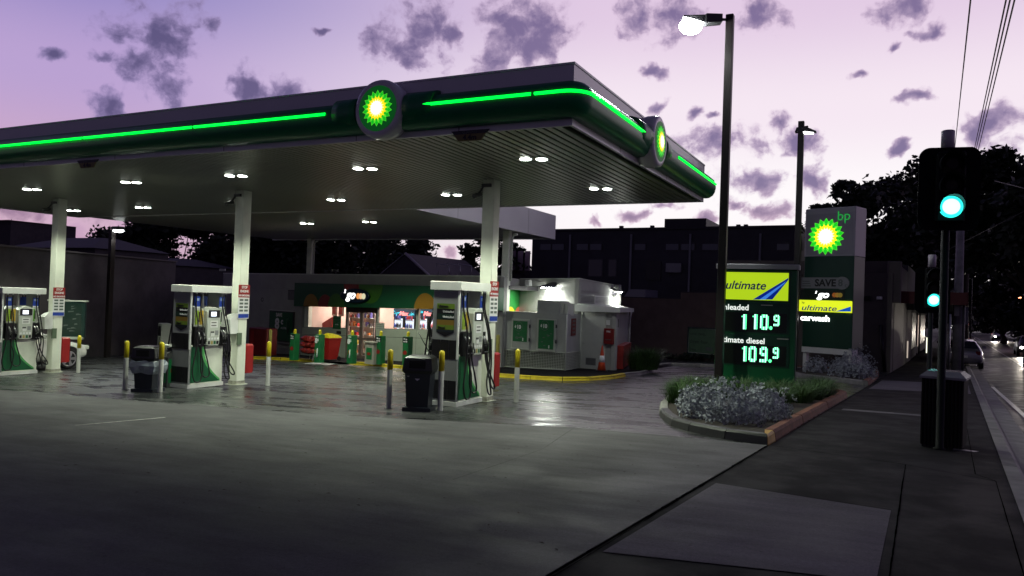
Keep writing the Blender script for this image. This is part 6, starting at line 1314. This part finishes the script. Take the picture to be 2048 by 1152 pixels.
tree_px(1668, 345, 70, 52, 'thin topped tree just left of the sign tower top', 14, group=GT, nclump=18, nl=170, ls=.3)
tree_px(2010, 520, 105, 75, 'dark tree far up the right side of the road', 15, group=GT, nclump=30, nl=200, ls=.5, crown_lo=.1, trunk=.3)
tree_px(2075, 480, 75, 90, 'dark bushy tree on the right side of the road', 16, group=GT, nclump=34, nl=220, ls=.4, crown_lo=.1)
tree_px(1925, 560, 170, 60, 'faint tree at the far end of the road', 17, group=GT, nclump=26, nl=160, ls=.8, crown_lo=.1)
tree_px(1830, 450, 85, 95, 'dark tree behind the street shops', 18, group=GT, nclump=34, nl=220, ls=.4, crown_lo=.15)
for i, (px, top, y, rr) in enumerate(((1895, 600, 230, 40), (1945, 590, 240, 45), (1990, 560, 200, 60), (2050, 540, 150, 80), (2130, 500, 110, 100))):
    tree_px(px, top, y, rr, ['faint far tree at the vanishing point, left', 'faint far tree straight over the road end', 'dark far tree over the right lanes', 'dark tree above the oncoming cars', 'dark tree beyond the right edge of the road'][i], 170+i, group=GT, nclump=30, nl=150, ls=.9, crown_lo=.0)
GB = 'trees behind the shop'
tree_px(800, 452, 58, 92, 'leafy tree behind the shop, left of the bright gap of sky', 21, group=GB, nclump=46, nl=220, ls=.32, crown_lo=.02)
tree_px(985, 448, 60, 78, 'leafy tree behind the shop, right of the bright gap of sky', 22, group=GB, nclump=40, nl=210, ls=.32, crown_lo=.02)
tree_px(650, 410, 62, 130, 'dense dark tree behind the shop and the rear canopy post', 23, group=GB, nclump=80, nl=260, ls=.42, crown_lo=.05)
tree_px(500, 405, 60, 130, 'dense dark tree behind the middle canopy column', 24, group=GB, nclump=80, nl=260, ls=.42, crown_lo=.05)
tree_px(345, 405, 56, 110, 'dense dark tree right of the far left lamp post', 25, group=GB, nclump=56, nl=260, ls=.40, crown_lo=.05)
tree_px(1045, 492, 70, 30, 'small tree between the shop corner and the warehouse', 29, group=GB, nclump=22, nl=160, ls=.35, crown_lo=.1)
tree_px(225, 446, 60, 80, 'tree behind the far left lamp head', 26, group=GB, nclump=34, nl=220, ls=.35, crown_lo=.1)
tree_px(82, 462, 52, 24, 'small bushy tree top above the left house roof', 27, group=GB, nclump=14, nl=130, ls=.28, crown_lo=.3)
tree_px(34, 460, 54, 18, 'small tree top beside the block with the aerial', 28, group=GB, nclump=12, nl=120, ls=.26, crown_lo=.3)
# silver shrubs: dusty grey rounded bushes with lobed leaves
def silver_shrub(P, r, h_, lab, seed):
    rng = random.Random(seed); t = thing('silver_shrub', lab, 'shrub', P, 0, 'silver leaved shrubs'); lf = MB(); stm = MB()
    for k in range(int(330*r/.5)):
        a = rng.uniform(0, 2*pi); e_ = math.asin(rng.uniform(-.05, 1)); q_ = rng.uniform(.72, 1.06)*(1+.13*sin(3*a+seed)+.1*sin(7*a)); c = V((r*q_*cos(a)*cos(e_), r*q_*sin(a)*cos(e_), max(.04, h_*(.12+.86*q_*sin(e_)))))
        if k % 5 == 0: stm.tube([(c.x*.3, c.y*.3, 0), (c.x*.7, c.y*.7, c.z*.55), c], .005, leaf_s, 4, False)
        up = (c-V((0, 0, h_*.1))).normalized()
        for j in range(9):
            b_ = rng.uniform(0, 2*pi); el = rng.uniform(.1, 1.2); side = up.cross(V((cos(b_), sin(b_), .3))).normalized(); d = (up*sin(el)+side*cos(el)).normalized(); wv = d.cross(up).normalized(); l = rng.uniform(.03, .062); w_ = l*.36
            n0 = len(lf.v); lf.v += [c, c+d*l*.4+wv*w_*.9, c+d*l*.8+wv*w_*.7, c+d*l+V((0, 0, -.006)), c+d*l*.8-wv*w_*.7, c+d*l*.4-wv*w_*.9]; lf.f.append([n0, n0+1, n0+2, n0+3, n0+4, n0+5]); lf.m.append(lf.mi(leaf_s)); lf.sm.append(False)
    stm.build('stems', t); lf.build('foliage', t); return t
for i, (x, y, r, h_, lab) in enumerate(((-2.72, 12.95, .42, .46, 'silver shrub at the left front of the island'), (-2.15, 12.45, .46, .46, 'silver shrub at the front centre of the island'), (-1.85, 13.25, .44, .46, 'silver shrub at the right of the island'), (-2.6, 13.75, .52, .62, 'tallest silver shrub in the middle of the island beside the lamp post foot'), (-3.1, 13.8, .36, .52, 'silver shrub at the left back of the silver clump'), (-2.0, 14.3, .45, .52, 'silver shrub at the back right of the silver clump'))):
    silver_shrub((x, y, H(x, y)+.08), r, h_, lab, 40+i)
for i, (px, py, r, h_, lab) in enumerate(((1630, 752, .42, .55, 'small silver shrub at the left of the sign tower planter'), (1688, 762, .5, .55, 'silver shrub at the middle of the sign tower planter'), (1718, 764, .5, .50, 'silver shrub at the right of the sign tower planter'), (1700, 752, .75, .95, 'taller grey shrub behind the sign tower leg'))):
    p = gnd(px, py); silver_shrub((p.x, p.y+.45+.5*(i == 3), H(p.x, p.y)+.1), r, h_, lab, 60+i)
def grass(P, r, h_, n, lab, seed):
    rng = random.Random(seed); t = thing('grass_clump', lab, 'ornamental grass', P, 0, 'clumps of strappy grass'); mb = MB()
    for _ in range(n):
        a = rng.uniform(0, 2*pi); rr = r*.45*sqrt(rng.random()); p = V((rr*cos(a), rr*sin(a), 0)); b_ = a+rng.uniform(-.8, .8); l = h_*rng.uniform(.6, 1.15); lean_ = rng.uniform(.15, .75)*r*1.3; w_ = rng.uniform(.004, .009); d = V((cos(b_), sin(b_), 0)); s = V((-d.y, d.x, 0))*w_
        q1 = p+d*lean_*.35+V((0, 0, l*.62)); q2 = p+d*lean_+V((0, 0, l*rng.uniform(.75, 1)))
        n0 = len(mb.v); mb.v += [p-s, p+s, q1+s*.8, q1-s*.8, q2]; mb.f += [[n0, n0+1, n0+2, n0+3], [n0+3, n0+2, n0+4]]; mb.m += [mb.mi(leaf_g)]*2; mb.sm += [False]*2
    mb.build('blades', t); return t
gr = [(-3.75, 15.2), (-4.0, 16.5), (-4.15, 18.0), (-3.35, 16.4), (-2.7, 16.0), (-2.0, 15.9), (-1.65, 16.9), (-1.5, 17.9), (-1.35, 18.8), (-1.5, 19.7), (-2.2, 18.2), (-3.0, 18.2), (-2.4, 17.0), (-3.5, 17.4)]
for i, (x, y) in enumerate(gr):
    P = (x, y, H(x, y)+.09); side = 'left' if x < -3.2 else ('right' if x < -1.8 and False else ('right' if x > -2.1 else 'middle'))
    rank = sorted([g_ for g_ in gr if (('left' if g_[0] < -3.2 else ('right' if g_[0] > -2.1 else 'middle')) == side)], key=lambda g_: g_[1]).index((x, y))
    grass(P, .55, .44, 420, 'green grass clump on the %s side of the island, %s from the front' % (side, ('first', 'second', 'third', 'fourth', 'fifth', 'sixth')[rank]), 80+i)
for i, (px, py, lab) in enumerate(((1268, 741, 'left tuft of the green bush at the end of the store room'), (1287, 741, 'right tuft of the green bush at the end of the store room'))):
    p = gnd(px, py, .1); grass((p.x, p.y+.6, p.z), .75, .85, 600, lab, 120+i)
# dark low planting under the brown wall
rg = random.Random(9); lf = MB(); 
for k in range(40):
    x = rg.uniform(4.5, 13); p = fw.loc(x, -rg.uniform(.3, 1.0)); leaves(lf, V((p.x, p.y, H(p.x, p.y)+.15)), .4, .3, .25, 60, .09, leaf_d, rg, .2)
o = lf.build('ground_cover'); tag(o, 'dark low ground cover along the foot of the brown wall', 'ground cover', kind='stuff')
# leaf litter and grit on the apron
lt = MB(); rg = random.Random(4)
for k in range(140):
    x, y = rg.uniform(-9, -1.9), rg.uniform(4.6, 10.5); a = rg.uniform(0, 6.28); s = rg.uniform(.008, .028); z = H(x, y)+.009; d = V((cos(a), sin(a), 0))*s; e = V((-sin(a), cos(a), .3))*s*.5
    lt.face([V((x, y, z))-d, V((x, y, z))+e, V((x, y, z))+d, V((x, y, z))-e*.6+V((0, 0, .004))], bark)
o = lt.build('leaf_litter'); tag(o, 'scattered dry leaf bits on the concrete apron', 'leaf litter', kind='stuff')
# ================================================================== SKY
W = bpy.data.worlds.new('World'); SC.world = W; W.use_nodes = True; nt = W.node_tree; nt.nodes.clear(); N = nt.nodes.new; LK = nt.links.new
def math_(op, a, b=None, c=None, clamp=False):
    n = N('ShaderNodeMath'); n.operation = op; n.use_clamp = clamp
    for i, v in enumerate((a, b, c)):
        if v is None: continue
        if isinstance(v, (int, float)): n.inputs[i].default_value = v
        else: LK(v, n.inputs[i])
    return n.outputs[0]
def vmath(op, a, b=None, out=0):
    n = N('ShaderNodeVectorMath'); n.operation = op
    for i, v in enumerate((a, b)):
        if v is None: continue
        if isinstance(v, (tuple, list)): n.inputs[i].default_value = v
        else: LK(v, n.inputs[i])
    return n.outputs[out]
def mix(f, a, b):
    n = N('ShaderNodeMix'); n.data_type = 'RGBA'
    for i, v in ((0, f), (6, a), (7, b)):
        if isinstance(v, (int, float)): n.inputs[i].default_value = v
        elif isinstance(v, tuple): n.inputs[i].default_value = v
        else: LK(v, n.inputs[i])
    return n.outputs[2]
def mrange(x, a, b, c=0., d=1., smooth=True):
    n = N('ShaderNodeMapRange'); n.interpolation_type = 'SMOOTHSTEP' if smooth else 'LINEAR'; LK(x, n.inputs[0])
    for i, v in enumerate((a, b, c, d)): n.inputs[i+1].default_value = v
    return n.outputs[0]
tc = N('ShaderNodeTexCoord'); dirv = vmath('NORMALIZE', tc.outputs['Generated']); sp_ = N('ShaderNodeSeparateXYZ'); LK(dirv, sp_.inputs[0])
X, Y, Z = sp_.outputs
az = math_('ARCTAN2', X, Y)                       # 0 along +Y, positive to the right
el = math_('ARCSINE', Z)
# colour by elevation on the bright (sunset) side and on the dull side
def ramp(x, stops):
    n = N('ShaderNodeValToRGB'); LK(x, n.inputs[0]); e = n.color_ramp.elements; n.color_ramp.interpolation = 'EASE'
    e[0].position = stops[0][0]; e[0].color = stops[0][1]; e[1].position = stops[-1][0]; e[1].color = stops[-1][1]
    for p_, c in stops[1:-1]: q = e.new(p_); q.color = c
    return n.outputs[0]
eln = math_('MULTIPLY', el, 1/1.2, clamp=True)
bright = ramp(eln, [(0, rgb(255, 246, 246)), (.11, rgb(255, 250, 252)), (.20, rgb(246, 232, 243)), (.31, rgb(226, 203, 228)), (.39, rgb(170, 148, 190)), (.50, rgb(70, 64, 100)), (1, rgb(36, 35, 60))])
dull = ramp(eln, [(0, rgb(200, 160, 185)), (.10, rgb(205, 170, 200)), (.20, rgb(186, 162, 210)), (.31, rgb(140, 132, 194)), (.39, rgb(110, 104, 160)), (.50, rgb(52, 50, 84)), (1, rgb(32, 32, 56))])
back = ramp(eln, [(0, rgb(88, 78, 104)), (.22, rgb(74, 65, 94)), (.5, rgb(44, 41, 62)), (1, rgb(36, 35, 58))])
daz = math_('ABSOLUTE', math_('SUBTRACT', az, rad(2)))
f1 = mrange(daz, rad(20), rad(60)); f2 = mrange(daz, rad(66), rad(112))
base = mix(f2, mix(f1, bright, dull), back)
# clouds
cmb = N('ShaderNodeCombineXYZ'); LK(az, cmb.inputs[0]); LK(el, cmb.inputs[1]); uv = cmb.outputs[0]
def noise(v, s, d, r, w=None):
    n = N('ShaderNodeTexNoise'); n.inputs['Scale'].default_value = s; n.inputs['Detail'].default_value = d; n.inputs['Roughness'].default_value = r; LK(v, n.inputs['Vector']); return n.outputs
wn = noise(uv, 16, 4, .55); warp = vmath('MULTIPLY', vmath('SUBTRACT', wn['Color'], (.5, .5, .5)), (.055, .05, 0)); uvw = vmath('ADD', uv, warp)
def pdir(px, py):
    d = ray(px, py).normalized(); return (atan2(d.x, d.y), math.asin(d.z))
CL = [(315, 75, 100, 108), (270, 130, 60, 45), (225, 215, 50, 32), (505, 172, 55, 34), (580, 185, 38, 28), (110, 98, 32, 12), (200, 112, 40, 20), (420, 55, 22, 25), (830, 70, 90, 92), (905, 65, 45, 40), (1035, 60, 112, 82), (985, 110, 40, 50), (1340, 25, 90, 50), (1520, 40, 60, 30), (1300, 150, 38, 16), (1450, 280, 125, 35), (1320, 205, 28, 18), (1390, 222, 14, 14), (1420, 228, 20, 8), (1560, 245, 35, 25), (1600, 275, 58, 30), (1520, 355, 70, 32), (1630, 360, 38, 26), (1820, 10, 80, 32), (1870, 60, 60, 12), (1830, 200, 45, 18), (1990, 245, 70, 35), (2030, 300, 65, 35), (1715, 150, 22, 9), (1790, 105, 18, 12), (1270, 425, 60, 18), (1330, 412, 50, 18), (1400, 430, 40, 20), (1195, 440, 24, 9), (1540, 420, 70, 26), (1470, 400, 40, 22), (50, 430, 95, 34), (170, 445, 60, 40), (640, 60, 20, 6), (450, 225, 30, 12), (1800, 290, 40, 14), (1975, 345, 60, 20), (900, 512, 20, 22), (2250, 150, 130, 70), (2300, 330, 130, 50), (-150, 100, 120, 60), (-250, 300, 140, 50), (700, -120, 160, 70), (1300, -140, 180, 70), (1900, -150, 160, 60)]
dens = None
for (px, py, rx, ry) in CL:
    a, e_ = pdir(px, py); kx = FOC*(1+((px-1024)/FOC)**2); k = vmath('MULTIPLY', vmath('SUBTRACT', uvw, (a, e_, 0)), (kx/(rx*1.15), FOC/(ry*1.15), 0)); l = vmath('LENGTH', k, out=1)
    dens = math_('SUBTRACT', 1, l) if dens is None else math_('MAXIMUM', dens, math_('SUBTRACT', 1, l))
fn = noise(uvw, 20, 7, .55)['Fac']; fn2 = noise(uv, 70, 6, .6)['Fac']
dd = math_('ADD', dens, math_('MULTIPLY', math_('SUBTRACT', fn, .53), 2.9)); dd = math_('ADD', dd, math_('MULTIPLY', math_('SUBTRACT', fn2, .5), .8)); dd = math_('SUBTRACT', math_('SUBTRACT', dd, .05), mrange(el, .16, .07, 0., .14))
cl = mrange(dd, -.04, .46)
core = mrange(dd, .05, .85)
ccol_b = mix(core, rgb(200, 176, 204), rgb(118, 102, 146)); ccol_d = mix(core, rgb(150, 134, 182), rgb(84, 78, 120))
ccol = mix(f1, ccol_b, ccol_d); lowr = mrange(el, .06, .17)
ccol = mix(lowr, mix(core, rgb(225, 190, 210), rgb(160, 128, 155)), ccol); ccol = mix(f2, ccol, rgb(45, 42, 62))
low2 = mrange(el, .02, .12)
out = mix(math_('MULTIPLY', cl, .93), base, ccol)
below = mrange(Z, -.03, .0); out = mix(below, rgb(30, 28, 36), out)
bg = N('ShaderNodeBackground'); LK(out, bg.inputs[0]); bg.inputs[1].default_value = 1.0
wo = N('ShaderNodeOutputWorld'); LK(bg.outputs[0], wo.inputs[0])
W.cycles.sampling_method = 'MANUAL'; W.cycles.sample_map_resolution = 512
# ================================================================== CAMERA AND RENDER
cam = bpy.data.cameras.new('camera'); cam.sensor_width = 36; cam.lens = FOC/2048*36; cam.clip_end = 3000; cam.clip_start = .05
co_ = bpy.data.objects.new('camera', cam); COL.objects.link(co_)
Mr = Matrix((r_, u_, -f_)).transposed().to_4x4(); co_.matrix_world = Matrix.Translation(CAM) @ Mr; SC.camera = co_
SC.view_settings.view_transform = 'Standard'; SC.view_settings.look = 'None'; SC.view_settings.exposure = 0; SC.view_settings.gamma = 1
SC.render.engine = 'CYCLES'; cy = SC.cycles; cy.use_denoising = True; cy.max_bounces = 6; cy.diffuse_bounces = 3; cy.glossy_bounces = 3; cy.transparent_max_bounces = 8; cy.caustics_reflective = False; cy.caustics_refractive = False; cy.sample_clamp_indirect = 4; cy.use_light_tree = True
